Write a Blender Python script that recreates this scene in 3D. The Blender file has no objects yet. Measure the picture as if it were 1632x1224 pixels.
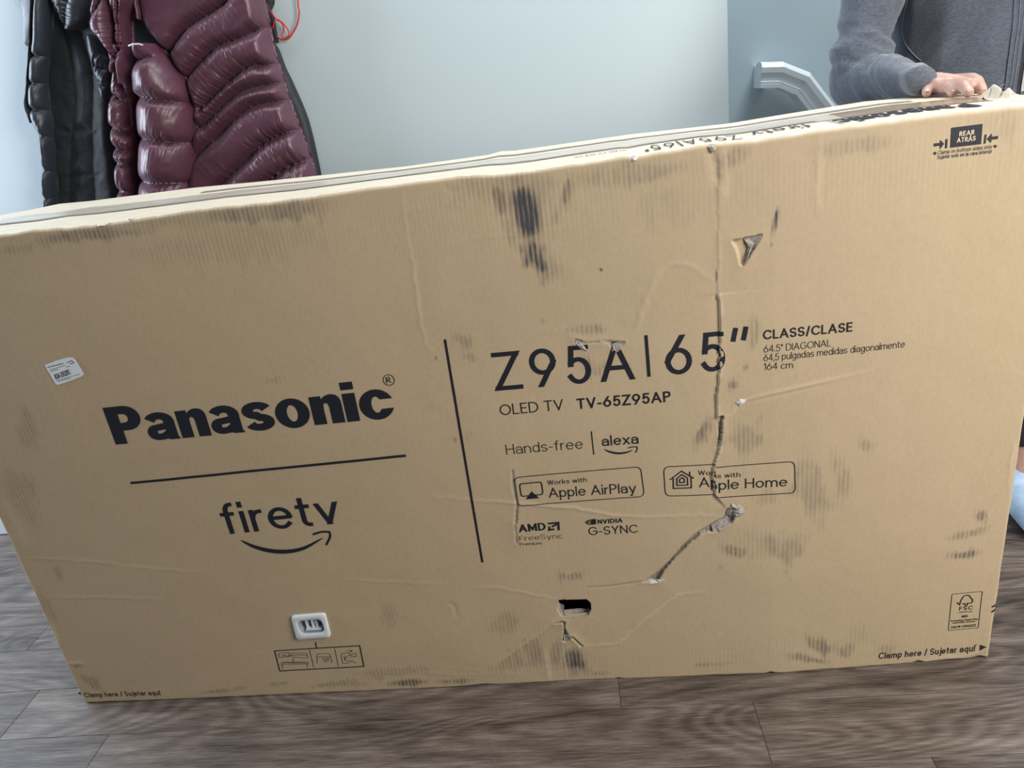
import bpy, bmesh, math, random
import numpy as np
from mathutils import Vector, Matrix, noise as mnoise

random.seed(7)
rng = np.random.default_rng(7)
SC = bpy.context.scene
COL = SC.collection
PI = math.pi

# ------------------------------------------------------------------ camera
F = 1178.0
CAM = np.array([1.0838, -1.0848, 1.0701])
EUL = (1.17814, 0.12600, 0.05535)
cd = bpy.data.cameras.new('camera')
cd.sensor_width = 36.0
cd.lens = F / 1632.0 * 36.0
cd.clip_start = 0.02
cam = bpy.data.objects.new('camera', cd)
COL.objects.link(cam)
cam.location = CAM
cam.rotation_euler = EUL
SC.camera = cam

# ------------------------------------------------------------------ light
SC.view_settings.view_transform = 'Standard'
SC.view_settings.look = 'None'
SC.view_settings.gamma = 1.0
SC.view_settings.use_curve_mapping = False
SC.view_settings.exposure = 0.0

w = bpy.data.worlds.new('world')
SC.world = w
w.use_nodes = True
w.node_tree.nodes['Background'].inputs[0].default_value = (0.80, 0.90, 1.0, 1)
w.node_tree.nodes['Background'].inputs[1].default_value = 0.15


def area(name, loc, target, sx, sy, power, color):
    d = bpy.data.lights.new(name, 'AREA')
    d.shape = 'RECTANGLE'
    d.size, d.size_y, d.energy, d.color = sx, sy, power, color
    o = bpy.data.objects.new(name, d)
    COL.objects.link(o)
    o.location = loc
    o.rotation_euler = (Vector(target) - Vector(loc)).to_track_quat('-Z', 'Y').to_euler()
    return o


# daylight through the window left of the coats
area('window_light', (-1.75, 0.15, 1.45), (0.2, 0.45, 1.0), 0.9, 1.4, 80, (0.76, 0.86, 1.0))
# overhead fill lamp added to brighten the box top
area('box_top_fill', (0.6, 0.30, 2.45), (0.6, 0.16, 0.9), 1.8, 0.3, 14, (0.93, 0.97, 1.0))
area('stair_wall_fill', (2.15, 0.80, 2.5), (1.85, 0.95, 0.9), 1.3, 0.5, 42, (0.88, 0.95, 1.0))  # extra lamp added to lift the stair wall
# broad fill put in for the box front, behind the camera to the right
area('front_right_fill', (2.8, -1.2, 1.55), (1.5, 0.0, 0.55), 1.1, 1.6, 76, (1.0, 0.965, 0.905))

# ------------------------------------------------------------------ helpers
Rm = np.array(cam.rotation_euler.to_matrix())


def ray(px, py):
    return Rm @ np.array([(px - 816) / F, -(py - 612) / F, -1.0])


def atY(px, py, Y):
    d = ray(px, py)
    t = (Y - CAM[1]) / d[1]
    return CAM + t * d


def atZ(px, py, Z):
    d = ray(px, py)
    t = (Z - CAM[2]) / d[2]
    return CAM + t * d


def new_mat(name):
    m = bpy.data.materials.new(name)
    m.use_nodes = True
    return m, m.node_tree, m.node_tree.nodes['Principled BSDF']


def N(nt, kind, **kw):
    n = nt.nodes.new(kind)
    for k, v in kw.items():
        if k in n.inputs.keys() if isinstance(k, str) else False:
            n.inputs[k].default_value = v
        else:
            setattr(n, k, v)
    return n


def simple(name, col, rough=0.6, metal=0.0, spec=0.5):
    m, nt, b = new_mat(name)
    b.inputs['Base Color'].default_value = (*col, 1)
    b.inputs['Roughness'].default_value = rough
    b.inputs['Metallic'].default_value = metal
    b.inputs['Specular IOR Level'].default_value = spec
    return m


def mesh_obj(name, verts, faces, mat, parent=None, smooth=False, loc=None):
    me = bpy.data.meshes.new(name)
    verts = np.asarray(verts, dtype=np.float64)
    if loc is not None:
        verts = verts - np.asarray(loc)
    if isinstance(faces, np.ndarray):
        nf, k = faces.shape
        me.vertices.add(len(verts))
        me.vertices.foreach_set('co', verts.ravel())
        me.loops.add(nf * k)
        me.loops.foreach_set('vertex_index', faces.ravel().astype(np.int32))
        me.polygons.add(nf)
        me.polygons.foreach_set('loop_start', np.arange(0, nf * k, k, dtype=np.int32))
        me.update(calc_edges=True)
        me.validate()
    else:
        me.from_pydata([tuple(v) for v in verts], [], faces)
        me.update()
    if smooth:
        me.polygons.foreach_set('use_smooth', [True] * len(me.polygons))
    if mat:
        me.materials.append(mat)
    return link(name, me, parent, loc)


def link(name, me, parent=None, loc=None):
    o = bpy.data.objects.new(name, me)
    COL.objects.link(o)
    if loc is not None:
        o.location = loc
    if parent is not None:
        o.parent = parent
        o.matrix_parent_inverse = Matrix.Translation(-wloc(parent))
    return o


def wloc(o):
    v = Vector(o.location)
    return v


def empty(name, loc):
    o = bpy.data.objects.new(name, None)
    o.empty_display_size = 0.05
    COL.objects.link(o)
    o.location = loc
    return o


def tag(o, label=None, cat=None, kind=None, group=None):
    for k, v in (('label', label), ('category', cat), ('kind', kind), ('group', group)):
        if v:
            o[k] = v
    return o


def grid_faces(nu, nv, flip=False):
    i = np.arange(nu - 1)[:, None] * nv + np.arange(nv - 1)[None, :]
    i = i.ravel()
    f = np.stack([i, i + nv, i + nv + 1, i + 1], 1)
    return f[:, ::-1].copy() if flip else f


def box_geo(c, s):
    c = np.array(c)
    s = np.array(s) / 2
    v = [c + s * np.array([x, y, z]) for x in (-1, 1) for y in (-1, 1) for z in (-1, 1)]
    f = [(0, 1, 3, 2), (4, 6, 7, 5), (0, 4, 5, 1), (2, 3, 7, 6), (0, 2, 6, 4), (1, 5, 7, 3)]
    return v, f


def bev_box(name, c, s, mat, parent=None, bev=0.002, loc=None):
    v, f = box_geo(c, s)
    bm = bmesh.new()
    bv = [bm.verts.new(tuple(np.array(p) - (np.array(loc) if loc is not None else 0))) for p in v]
    for q in f:
        bm.faces.new([bv[i] for i in q])
    bmesh.ops.recalc_face_normals(bm, faces=bm.faces)
    if bev > 0:
        bmesh.ops.bevel(bm, geom=bm.edges[:], offset=bev, segments=2, affect='EDGES', profile=0.5)
    me = bpy.data.meshes.new(name)
    bm.to_mesh(me)
    bm.free()
    me.materials.append(mat)
    return link(name, me, parent, loc)


def seg_dist(P, poly):
    """distance from points P (n,2) to polyline; also arclength parameter 0..1 of the closest point"""
    poly = np.asarray(poly, float)
    best = np.full(len(P), 1e9)
    par = np.zeros(len(P))
    L = np.r_[0, np.cumsum(np.linalg.norm(np.diff(poly, axis=0), axis=1))]
    for k in range(len(poly) - 1):
        a, b = poly[k], poly[k + 1]
        ab = b - a
        t = np.clip(((P - a) @ ab) / (ab @ ab + 1e-12), 0, 1)
        d = np.linalg.norm(P - a - t[:, None] * ab, axis=1)
        m = d < best
        best[m] = d[m]
        par[m] = (L[k] + t[m] * (L[k + 1] - L[k])) / L[-1]
    return best, par


def inside(P, poly):
    poly = np.asarray(poly, float)
    r = np.zeros(len(P), bool)
    n = len(poly)
    for i in range(n):
        a, b = poly[i], poly[(i + 1) % n]
        c = ((a[1] > P[:, 1]) != (b[1] > P[:, 1])) & (
            P[:, 0] < (b[0] - a[0]) * (P[:, 1] - a[1]) / (b[1] - a[1] + 1e-15) + a[0])
        r ^= c
    return r


def vnoise(P, freq, seed=0, octs=3):
    """cheap smooth numpy value noise on 2-D points, -1..1"""
    out = np.zeros(len(P))
    amp = 1.0
    tot = 0
    for o in range(octs):
        r = np.random.default_rng(seed + o)
        T = r.uniform(-1, 1, (64, 64))
        Q = P * np.asarray(freq) * (2 ** o) + 1000.0
        i = np.floor(Q).astype(int)
        f = Q - i
        f = f * f * (3 - 2 * f)
        x0, y0 = i[:, 0] % 64, i[:, 1] % 64
        x1, y1 = (x0 + 1) % 64, (y0 + 1) % 64
        out += amp * ((T[x0, y0] * (1 - f[:, 0]) + T[x1, y0] * f[:, 0]) * (1 - f[:, 1]) +
                      (T[x0, y1] * (1 - f[:, 0]) + T[x1, y1] * f[:, 0]) * f[:, 1])
        tot += amp
        amp *= 0.5
    return out / tot


def smooth_poly(pts, n=60):
    """Catmull-Rom resample of an open polyline to n points"""
    p = np.asarray(pts, float)
    if len(p) < 3:
        t = np.linspace(0, 1, n)[:, None]
        return p[0] * (1 - t) + p[-1] * t
    q = np.vstack([2 * p[0] - p[1], p, 2 * p[-1] - p[-2]])
    out = []
    T = np.linspace(0, len(p) - 1 - 1e-9, n)
    for t in T:
        k = int(t)
        f = t - k
        a, b, c, d = q[k], q[k + 1], q[k + 2], q[k + 3]
        out.append(0.5 * (2 * b + (c - a) * f + (2 * a - 5 * b + 4 * c - d) * f * f + (3 * b - a - 3 * c + d) * f ** 3))
    return np.array(out)


def tube(pts, r, mat, name, parent=None, n=10, loc=None, flat=1.0):
    pts = np.asarray(pts, float)
    m = len(pts)
    r = np.broadcast_to(np.asarray(r, float), (m,))
    V, Fc = [], []
    up = np.array([0, 0.2, 1.0])
    for i in range(m):
        t = pts[min(i + 1, m - 1)] - pts[max(i - 1, 0)]
        t /= np.linalg.norm(t) + 1e-12
        a = np.cross(t, up)
        if np.linalg.norm(a) < 1e-3:
            a = np.cross(t, [1, 0, 0])
        a /= np.linalg.norm(a)
        b = np.cross(t, a)
        for k in range(n):
            th = 2 * PI * k / n
            V.append(pts[i] + r[i] * (math.cos(th) * a + flat * math.sin(th) * b))
    for i in range(m - 1):
        for k in range(n):
            k2 = (k + 1) % n
            Fc.append((i * n + k, i * n + k2, (i + 1) * n + k2, (i + 1) * n + k))
    Fc.append(tuple(range(n))[::-1])
    Fc.append(tuple((m - 1) * n + k for k in range(n)))
    return mesh_obj(name, V, Fc, mat, parent, True, loc)


# ------------------------------------------------------------------ materials
def mat_wall():
    m, nt, b = new_mat('painted_wall')
    tc = N(nt, 'ShaderNodeTexCoord')
    n1 = N(nt, 'ShaderNodeTexNoise')
    n1.inputs['Scale'].default_value = 160
    n1.inputs['Detail'].default_value = 4
    bp = N(nt, 'ShaderNodeBump')
    bp.inputs['Strength'].default_value = 0.08
    bp.inputs['Distance'].default_value = 0.002
    nt.links.new(tc.outputs['Object'], n1.inputs['Vector'])
    nt.links.new(n1.outputs['Fac'], bp.inputs['Height'])
    nt.links.new(bp.outputs['Normal'], b.inputs['Normal'])
    b.inputs['Base Color'].default_value = (0.475, 0.56, 0.595, 1)
    b.inputs['Roughness'].default_value = 0.55
    return m


def mat_floor():
    m, nt, b = new_mat('grey_oak_vinyl')
    L = nt.links
    tc = N(nt, 'ShaderNodeTexCoord')
    oi = N(nt, 'ShaderNodeObjectInfo')
    mul = N(nt, 'ShaderNodeVectorMath', operation='SCALE')
    cmb = N(nt, 'ShaderNodeCombineXYZ')
    L.new(oi.outputs['Random'], cmb.inputs[0])
    L.new(oi.outputs['Random'], cmb.inputs[1])
    L.new(oi.outputs['Random'], cmb.inputs[2])
    L.new(cmb.outputs[0], mul.inputs[0])
    mul.inputs['Scale'].default_value = 37.0
    add = N(nt, 'ShaderNodeVectorMath', operation='ADD')
    L.new(tc.outputs['Object'], add.inputs[0])
    L.new(mul.outputs[0], add.inputs[1])
    # broad figure: stretched noise whose contour lines give cathedral grain
    mp = N(nt, 'ShaderNodeMapping')
    mp.inputs['Scale'].default_value = (1.3, 5.5, 1)
    L.new(add.outputs[0], mp.inputs['Vector'])
    n1 = N(nt, 'ShaderNodeTexNoise')
    n1.inputs['Scale'].default_value = 1.0
    n1.inputs['Detail'].default_value = 1.2
    n1.inputs['Distortion'].default_value = 0.5
    L.new(mp.outputs[0], n1.inputs['Vector'])
    m1 = N(nt, 'ShaderNodeMath', operation='MULTIPLY')
    m1.inputs[1].default_value = 120.0
    L.new(n1.outputs['Fac'], m1.inputs[0])
    sn = N(nt, 'ShaderNodeMath', operation='SINE')
    L.new(m1.outputs[0], sn.inputs[0])
    # fine fibres
    mp2 = N(nt, 'ShaderNodeMapping')
    mp2.inputs['Scale'].default_value = (20.0, 330.0, 1)
    L.new(add.outputs[0], mp2.inputs['Vector'])
    n2 = N(nt, 'ShaderNodeTexNoise')
    n2.inputs['Scale'].default_value = 1.0
    n2.inputs['Detail'].default_value = 5.0
    n2.inputs['Roughness'].default_value = 0.7
    L.new(mp2.outputs[0], n2.inputs['Vector'])
    n3 = N(nt, 'ShaderNodeTexNoise')
    n3.inputs['Scale'].default_value = 1.0
    n3.inputs['Detail'].default_value = 3.0
    mp3 = N(nt, 'ShaderNodeMapping')
    mp3.inputs['Scale'].default_value = (5.0, 42.0, 1)
    L.new(add.outputs[0], mp3.inputs['Vector'])
    L.new(mp3.outputs[0], n3.inputs['Vector'])
    r1 = N(nt, 'ShaderNodeMapRange')
    r1.inputs[1].default_value = -1
    r1.inputs[2].default_value = 1
    r1.inputs[3].default_value = -0.075
    r1.inputs[4].default_value = 0.075
    L.new(sn.outputs[0], r1.inputs[0])
    a1 = N(nt, 'ShaderNodeMath', operation='MULTIPLY_ADD')
    L.new(n2.outputs['Fac'], a1.inputs[0])
    a1.inputs[1].default_value = 1.05
    L.new(r1.outputs[0], a1.inputs[2])
    a2 = N(nt, 'ShaderNodeMath', operation='MULTIPLY_ADD')
    L.new(n3.outputs['Fac'], a2.inputs[0])
    a2.inputs[1].default_value = 0.75
    L.new(a1.outputs[0], a2.inputs[2])
    a3 = N(nt, 'ShaderNodeMath', operation='MULTIPLY_ADD')
    L.new(oi.outputs['Random'], a3.inputs[0])
    a3.inputs[1].default_value = 0.16
    L.new(a2.outputs[0], a3.inputs[2])
    cr = N(nt, 'ShaderNodeValToRGB')
    e = cr.color_ramp.elements
    e[0].position = 0.36
    e[0].color = (0.026, 0.020, 0.017, 1)
    e[1].position = 0.74
    e[1].color = (0.27, 0.220, 0.19, 1)
    k = e.new(0.49)
    k.color = (0.088, 0.068, 0.056, 1)
    k = e.new(0.60)
    k.color = (0.150, 0.119, 0.100, 1)
    a4 = N(nt, 'ShaderNodeMath', operation='MULTIPLY')
    a4.inputs[1].default_value = 0.53
    L.new(a3.outputs[0], a4.inputs[0])
    L.new(a4.outputs[0], cr.inputs[0])
    # pale scuffs
    ns = N(nt, 'ShaderNodeTexNoise')
    ns.inputs['Scale'].default_value = 9
    ns.inputs['Detail'].default_value = 6
    ns.inputs['Roughness'].default_value = 0.8
    L.new(tc.outputs['Object'], ns.inputs['Vector'])
    rs = N(nt, 'ShaderNodeMapRange')
    rs.inputs[1].default_value = 0.66
    rs.inputs[2].default_value = 0.8
    rs.inputs[4].default_value = 0.35
    L.new(ns.outputs['Fac'], rs.inputs[0])
    mx = N(nt, 'ShaderNodeMix', data_type='RGBA')
    L.new(rs.outputs[0], mx.inputs[0])
    L.new(cr.outputs[0], mx.inputs[6])
    mx.inputs[7].default_value = (0.36, 0.34, 0.33, 1)
    L.new(mx.outputs[2], b.inputs['Base Color'])
    bp = N(nt, 'ShaderNodeBump')
    bp.inputs['Strength'].default_value = 0.25
    bp.inputs['Distance'].default_value = 0.001
    L.new(a1.outputs[0], bp.inputs['Height'])
    L.new(bp.outputs['Normal'], b.inputs['Normal'])
    b.inputs['Roughness'].default_value = 0.42
    return m


KRAFT = (0.455, 0.353, 0.230)


def mat_card():
    """kraft board: colour, faint flutes, soot smears from vertex attributes dirt / torn / pale"""
    m, nt, b = new_mat('kraft_cardboard')
    L = nt.links
    tc = N(nt, 'ShaderNodeTexCoord')

    def attr(n):
        a = N(nt, 'ShaderNodeAttribute')
        a.attribute_name = n
        return a.outputs['Fac']

    def noise(scale, sc, det=3, rough=0.5):
        mp = N(nt, 'ShaderNodeMapping')
        mp.inputs['Scale'].default_value = sc
        L.new(tc.outputs['Object'], mp.inputs['Vector'])
        n = N(nt, 'ShaderNodeTexNoise')
        n.inputs['Scale'].default_value = scale
        n.inputs['Detail'].default_value = det
        n.inputs['Roughness'].default_value = rough
        L.new(mp.outputs[0], n.inputs['Vector'])
        return n.outputs['Fac']

    def math_(op, a, b_=None, c=None, clamp=False):
        n = N(nt, 'ShaderNodeMath', operation=op)
        n.use_clamp = clamp
        for i, x in enumerate((a, b_, c)):
            if x is None:
                continue
            if isinstance(x, (int, float)):
                n.inputs[i].default_value = x
            else:
                L.new(x, n.inputs[i])
        return n.outputs[0]
    sep = N(nt, 'ShaderNodeSeparateXYZ')
    L.new(tc.outputs['Object'], sep.inputs[0])
    # flutes ~7 mm apart running vertically
    ph = math_('MULTIPLY', sep.outputs[0], 2 * PI / 0.0072)
    wob = math_('MULTIPLY', noise(3, (1, 1, 0.4)), 5.0)
    flute = math_('SINE', math_('ADD', ph, wob))              # -1..1
    flute01 = math_('MULTIPLY_ADD', flute, 0.5, 0.5)
    grit = noise(60, (1.6, 1, 0.35), 5, 0.75)
    blot = noise(14, (1.3, 1, 0.6), 3, 0.6)
    base = N(nt, 'ShaderNodeValToRGB')
    e = base.color_ramp.elements
    e[0].position = 0.3
    e[0].color = (KRAFT[0] * 0.93, KRAFT[1] * 0.92, KRAFT[2] * 0.90, 1)
    e[1].position = 0.72
    e[1].color = (KRAFT[0] * 1.06, KRAFT[1] * 1.06, KRAFT[2] * 1.06, 1)
    L.new(math_('MULTIPLY_ADD', noise(220, (1, 1, 0.5), 2), 0.5, math_('MULTIPLY', noise(3, (1, 1, 1)), 0.5)), base.inputs[0])
    # smears
    d = attr('dirt')
    s = math_('MULTIPLY_ADD', flute01, 0.42, math_('MULTIPLY', grit, 1.25))
    s = math_('MULTIPLY_ADD', math_('SUBTRACT', blot, 0.5), 1.2, s)
    s = math_('SUBTRACT', s, 0.42)
    dm = math_('MULTIPLY', d, math_('ADD', s, math_('MULTIPLY', d, 0.35)), clamp=True)
    dirt = math_('MULTIPLY', math_('SUBTRACT', dm, 0.05), 1.45, clamp=True)
    mx = N(nt, 'ShaderNodeMix', data_type='RGBA')
    L.new(dirt, mx.inputs[0])
    L.new(base.outputs[0], mx.inputs[6])
    mx.inputs[7].default_value = (0.060, 0.056, 0.062, 1)
    # torn board: greyish inner liner with visible flutes
    tr = N(nt, 'ShaderNodeValToRGB')
    e = tr.color_ramp.elements
    e[0].color = (0.10, 0.082, 0.068, 1)
    e[1].color = (0.42, 0.37, 0.32, 1)
    L.new(math_('MULTIPLY_ADD', noise(300, (1, 1, 0.4), 3), 0.8, math_('MULTIPLY', flute01, 0.25)), tr.inputs[0])
    mx2 = N(nt, 'ShaderNodeMix', data_type='RGBA')
    L.new(attr('torn'), mx2.inputs[0])
    L.new(mx.outputs[2], mx2.inputs[6])
    L.new(tr.outputs[0], mx2.inputs[7])
    mx3 = N(nt, 'ShaderNodeMix', data_type='RGBA')
    L.new(math_('MULTIPLY', attr('pale'), math_('MULTIPLY_ADD', grit, 1.2, 0.1), clamp=True), mx3.inputs[0])
    L.new(mx2.outputs[2], mx3.inputs[6])
    mx3.inputs[7].default_value = (0.62, 0.52, 0.40, 1)
    L.new(mx3.outputs[2], b.inputs['Base Color'])
    bp = N(nt, 'ShaderNodeBump')
    bp.inputs['Strength'].default_value = 0.5
    bp.inputs['Distance'].default_value = 0.0004
    hgt = math_('MULTIPLY_ADD', flute01, math_('MULTIPLY_ADD', d, 0.9, 0.04), math_('MULTIPLY', grit, 0.35))
    L.new(hgt, bp.inputs['Height'])
    L.new(bp.outputs['Normal'], b.inputs['Normal'])
    b.inputs['Roughness'].default_value = 0.66
    b.inputs['Specular IOR Level'].default_value = 0.35
    return m


def mat_noisy(name, c0, c1, scale=200, rough=0.6, bump=0.1, sc=(1, 1, 1), dist=0.001, spec=0.5, sheen=0.0):
    m, nt, b = new_mat(name)
    L = nt.links
    tc = N(nt, 'ShaderNodeTexCoord')
    mp = N(nt, 'ShaderNodeMapping')
    mp.inputs['Scale'].default_value = sc
    L.new(tc.outputs['Object'], mp.inputs['Vector'])
    n = N(nt, 'ShaderNodeTexNoise')
    n.inputs['Scale'].default_value = scale
    n.inputs['Detail'].default_value = 5
    n.inputs['Roughness'].default_value = 0.65
    L.new(mp.outputs[0], n.inputs['Vector'])
    cr = N(nt, 'ShaderNodeValToRGB')
    cr.color_ramp.elements[0].position = 0.35
    cr.color_ramp.elements[1].position = 0.65
    cr.color_ramp.elements[0].color = (*c0, 1)
    cr.color_ramp.elements[1].color = (*c1, 1)
    L.new(n.outputs['Fac'], cr.inputs[0])
    L.new(cr.outputs[0], b.inputs['Base Color'])
    bp = N(nt, 'ShaderNodeBump')
    bp.inputs['Strength'].default_value = bump
    bp.inputs['Distance'].default_value = dist
    L.new(n.outputs['Fac'], bp.inputs['Height'])
    L.new(bp.outputs['Normal'], b.inputs['Normal'])
    b.inputs['Roughness'].default_value = rough
    b.inputs['Specular IOR Level'].default_value = spec
    b.inputs['Sheen Weight'].default_value = sheen
    return m


M = dict(
    wall=mat_wall(),
    floor=mat_floor(),
    card=mat_card(),
    ink=simple('black_ink', (0.012, 0.015, 0.022), 0.55, spec=0.3),
    inkw=simple('bare_board_in_print', (0.60, 0.50, 0.36), 0.7),
    kraft_in=mat_noisy('torn_liner_paper', (0.26, 0.22, 0.18), (0.48, 0.42, 0.35), 240, 0.8, 0.5),
    kraft=mat_noisy('plain_kraft', tuple(c * .93 for c in KRAFT), tuple(c * 1.05 for c in KRAFT), 180, 0.65, 0.15, spec=0.35),
    kraft_top=mat_noisy('top_lit_kraft', (0.60, 0.52, 0.40), (0.70, 0.62, 0.49), 90, 0.5, 0.2, (0.3, 2, 1)),  # kraft made paler, the light on the box top put into its colour
    tape=mat_noisy('brown_packing_tape', (0.30, 0.215, 0.15), (0.42, 0.32, 0.23), 30, 0.16, 0.3, (0.3, 3, 1)),
    tape_sheen=mat_noisy('packing_tape_sheen', (0.46, 0.40, 0.33), (0.58, 0.52, 0.43), 30, 0.22, 0.3, (0.3, 3, 1)),  # same tape with the pale wall reflection put into its colour
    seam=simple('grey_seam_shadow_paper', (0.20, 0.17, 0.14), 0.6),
    white=simple('white_plastic', (0.66, 0.70, 0.74), 0.35),
    greyp=simple('translucent_grey_plastic', (0.30, 0.34, 0.37), 0.3),
    sticker=simple('label_paper', (0.72, 0.77, 0.82), 0.5),
    trim=simple('white_trim_paint', (0.66, 0.70, 0.72), 0.35),
    red=simple('red_cord', (0.55, 0.035, 0.03), 0.6),
    strap=simple('black_webbing', (0.012, 0.013, 0.02), 0.7),
    zip=simple('zipper_metal', (0.25, 0.26, 0.28), 0.4, 0.6),
)

# ------------------------------------------------------------------ room shell
WY = 0.72          # coat wall
SY = 1.12          # wall beside the stairs
CX = atY(1160.5, 100, WY)[0]


def wallpiece(name, c, s, mat=None):
    o = bev_box(name, c, s, mat or M['wall'], None, 0.001)
    return tag(o, kind='structure')


wallpiece('wall_back', ((-1.9 + CX) / 2, WY + 0.06, 1.25), (CX + 1.9, 0.12, 2.5))
wallpiece('wall_stair', ((CX - 0.1 + 3.6) / 2, SY + 0.06, 1.25), (3.6 - CX + 0.1, 0.12, 2.5))
wallpiece('wall_corner', (CX - 0.061, (WY + 0.121 + SY) / 2, 1.25), (0.12, SY - WY - 0.123, 2.5))
bb = bev_box('baseboard_back', ((-1.9 + CX) / 2, WY - 0.0075, 0.05), (CX + 1.9, 0.014, 0.1), M['trim'], None, 0.003)
tag(bb, kind='structure')
bb = bev_box('baseboard_stair', ((CX + 0.001 + 3.6) / 2, SY - 0.0075, 0.05), (3.6 - CX, 0.014, 0.1), M['trim'], None, 0.003)
tag(bb, kind='structure')

# floor: slab and planks as parts
fl = bev_box('floor', (0.85, -0.15, -0.0242), (5.5, 2.72, 0.04), simple('subfloor', (0.02, 0.017, 0.015), 0.9), None, 0)
tag(fl, kind='structure')
PW, PL = 0.128, 1.222
plank_me = {}


def plank(xc, yc, L):
    key = round(L, 3)
    if key not in plank_me:
        bm = bmesh.new()
        bmesh.ops.create_cube(bm, size=1)
        bmesh.ops.scale(bm, vec=(L - 0.0007, PW - 0.0007, 0.004), verts=bm.verts)
        top = [e for e in bm.edges if all(v.co.z > 0 for v in e.verts)]
        bmesh.ops.bevel(bm, geom=top, offset=0.0005, segments=1, affect='EDGES')
        me = bpy.data.meshes.new('plank')
        bm.to_mesh(me)
        bm.free()
        me.materials.append(M['floor'])
        plank_me[key] = me
    o = bpy.data.objects.new('plank', plank_me[key])
    COL.objects.link(o)
    o.location = (xc, yc, -0.002 + random.uniform(-0.00008, 0.0))
    o.parent = fl
    return o


off = {-1: 0.102, 0: -0.131, 1: 0.47, 2: -0.254}
for r in range(-9, 10):
    y0 = -0.072 + (r) * PW
    s0 = off.get(r, (r * 0.437) % PL)
    s0 = s0 - math.ceil((s0 + 1.9) / PL) * PL
    x = s0
    while x < 3.6:
        a, b_ = max(x, -1.9), min(x + PL, 3.6)
        if b_ - a > 0.05 and y0 + PW < 1.2:
            plank((a + b_) / 2, y0 + PW / 2, b_ - a)
        x += PL

# ------------------------------------------------------------------ carton
W_, H_, D_ = 1.758, 0.95, 0.272
carton = empty('cardboard_box', (W_ / 2, D_ / 2, 0.0))
tag(carton, 'large battered brown television carton standing on the wood floor with black printing', 'box')

BU = [0, .35, .7, 1.0, 1.37, 1.6, 1.755]
BH = [-.010, -.004, 0, .001, .0095, .005, .001]


def hb(u, v):
    b = np.interp(u, BU, BH) * (1 - 0.6 * np.clip(v / H_, 0, 1))
    pil = np.sin(PI * np.clip(v / H_, 0, 1)) * np.interp(u, [0, .25, .75, 1.2, 1.55, 1.755], [0, .003, .013, .013, .008, .0])
    return b + pil


TOPPX = [(0, 375), (49, 366.5), (101, 364), (153, 358), (202, 352), (318, 333.5), (429, 323), (500, 313), (560, 304),
         (640, 293), (704, 285), (757, 279), (787, 279), (851, 272), (910, 263), (995, 250), (1012, 251), (1040, 245),
         (1137, 229), (1207, 224), (1302, 208), (1355, 202), (1495, 183), (1632, 168)]
TU, TZ = [], []
for px, py in TOPPX:
    u = atY(px, py, 0)[0]
    p = atY(px, py, -float(hb(u, H_)))
    TU.append(p[0])
    TZ.append(p[2] - H_)
TU = [TU[0] - 0.2] + TU + [TU[-1] + 0.3]
TZ = [TZ[0] + .0] + TZ + [TZ[-1]]


def zoff(u, v):
    t = np.clip((v - 0.72) / (H_ - 0.72), 0, 1)
    t = t * t * (3 - 2 * t)
    return np.interp(u, TU, TZ) * t


def S(px, py):
    """photo pixel -> (u, v) on the front of the carton"""
    Y, u, v = 0.0, 0, 0
    for _ in range(12):
        p = atY(px, py, Y)
        u, v = p[0], p[2]
        for _k in range(3):
            v = p[2] - float(zoff(u, v))
        Y = -float(hb(u, v))
    return np.array([u, v])


def SP(*pts):
    return np.array([S(*p) for p in pts])


GX, GZ = 0.002, 0.002
nu, nv = int(W_ / GX) + 1, int(H_ / GZ) + 1
gu, gv = np.linspace(0, W_, nu), np.linspace(0, H_, nv)
U, V = np.meshgrid(gu, gv, indexing='ij')
P2 = np.stack([U.ravel(), V.ravel()], 1)
Hh = hb(P2[:, 0], P2[:, 1])
dirt = np.zeros(len(P2))
torn = np.zeros(len(P2))
pale = np.zeros(len(P2))


def sel(poly, pad):
    a, b = poly.min(0) - pad, poly.max(0) + pad
    return np.where((P2[:, 0] > a[0]) & (P2[:, 0] < b[0]) & (P2[:, 1] > a[1]) & (P2[:, 1] < b[1]))[0]


def crease(pts, amp, wd, pl=0.0, fade=True, sm=40, jit=0.0012):
    """ridge (+) or groove (-) along a photo polyline"""
    poly = SP(*pts)
    if sm:
        poly = smooth_poly(poly, sm)
    poly = poly + rng.normal(0, jit, poly.shape) * (jit > 0)
    i = sel(poly, wd * 4)
    d, t = seg_dist(P2[i], poly)
    f = np.sin(PI * np.clip(t, 0.02, 0.98)) ** 0.4 if fade else 1
    Hh[i] += 0.62 * amp * np.exp(-(d / wd / 1.1) ** 2) * f * (0.7 + 0.6 * vnoise(P2[i], (14, 14), 19))
    if pl:
        pale[i] = np.maximum(pale[i], pl * np.exp(-(d / (wd * .8)) ** 2) * f)


def smear(pts, wd, s, jag=0.6, fade=True):
    poly = smooth_poly(SP(*pts), 20)
    wd = wd / 910.0
    i = sel(poly, wd * 3)
    d, t = seg_dist(P2[i], poly)
    d = d * (1 + jag * vnoise(P2[i], (60, 28), int(abs(pts[0][0]) + pts[0][1]) % 997))
    f = np.sin(PI * np.clip(t, 0.06, 0.94)) ** 0.6 if fade else 1
    dirt[i] = np.maximum(dirt[i], s * np.clip(1.4 * np.exp(-(d / wd) ** 2) * f, 0, 1))


# overall unevenness of a tired box
Hh += 0.0016 * vnoise(P2, (5, 5), 3) + 0.0006 * vnoise(P2, (16, 14), 5)
# flutes showing through near the rims
band = np.exp(-((H_ - 0.06 - P2[:, 1]) / 0.05) ** 2) + np.exp(-((P2[:, 1] - 0.05) / 0.05) ** 2)
Hh += 0.00009 * band * np.sin(P2[:, 0] * 2 * PI / 0.0072 + 3 * vnoise(P2, (3, 2), 9))

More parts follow.
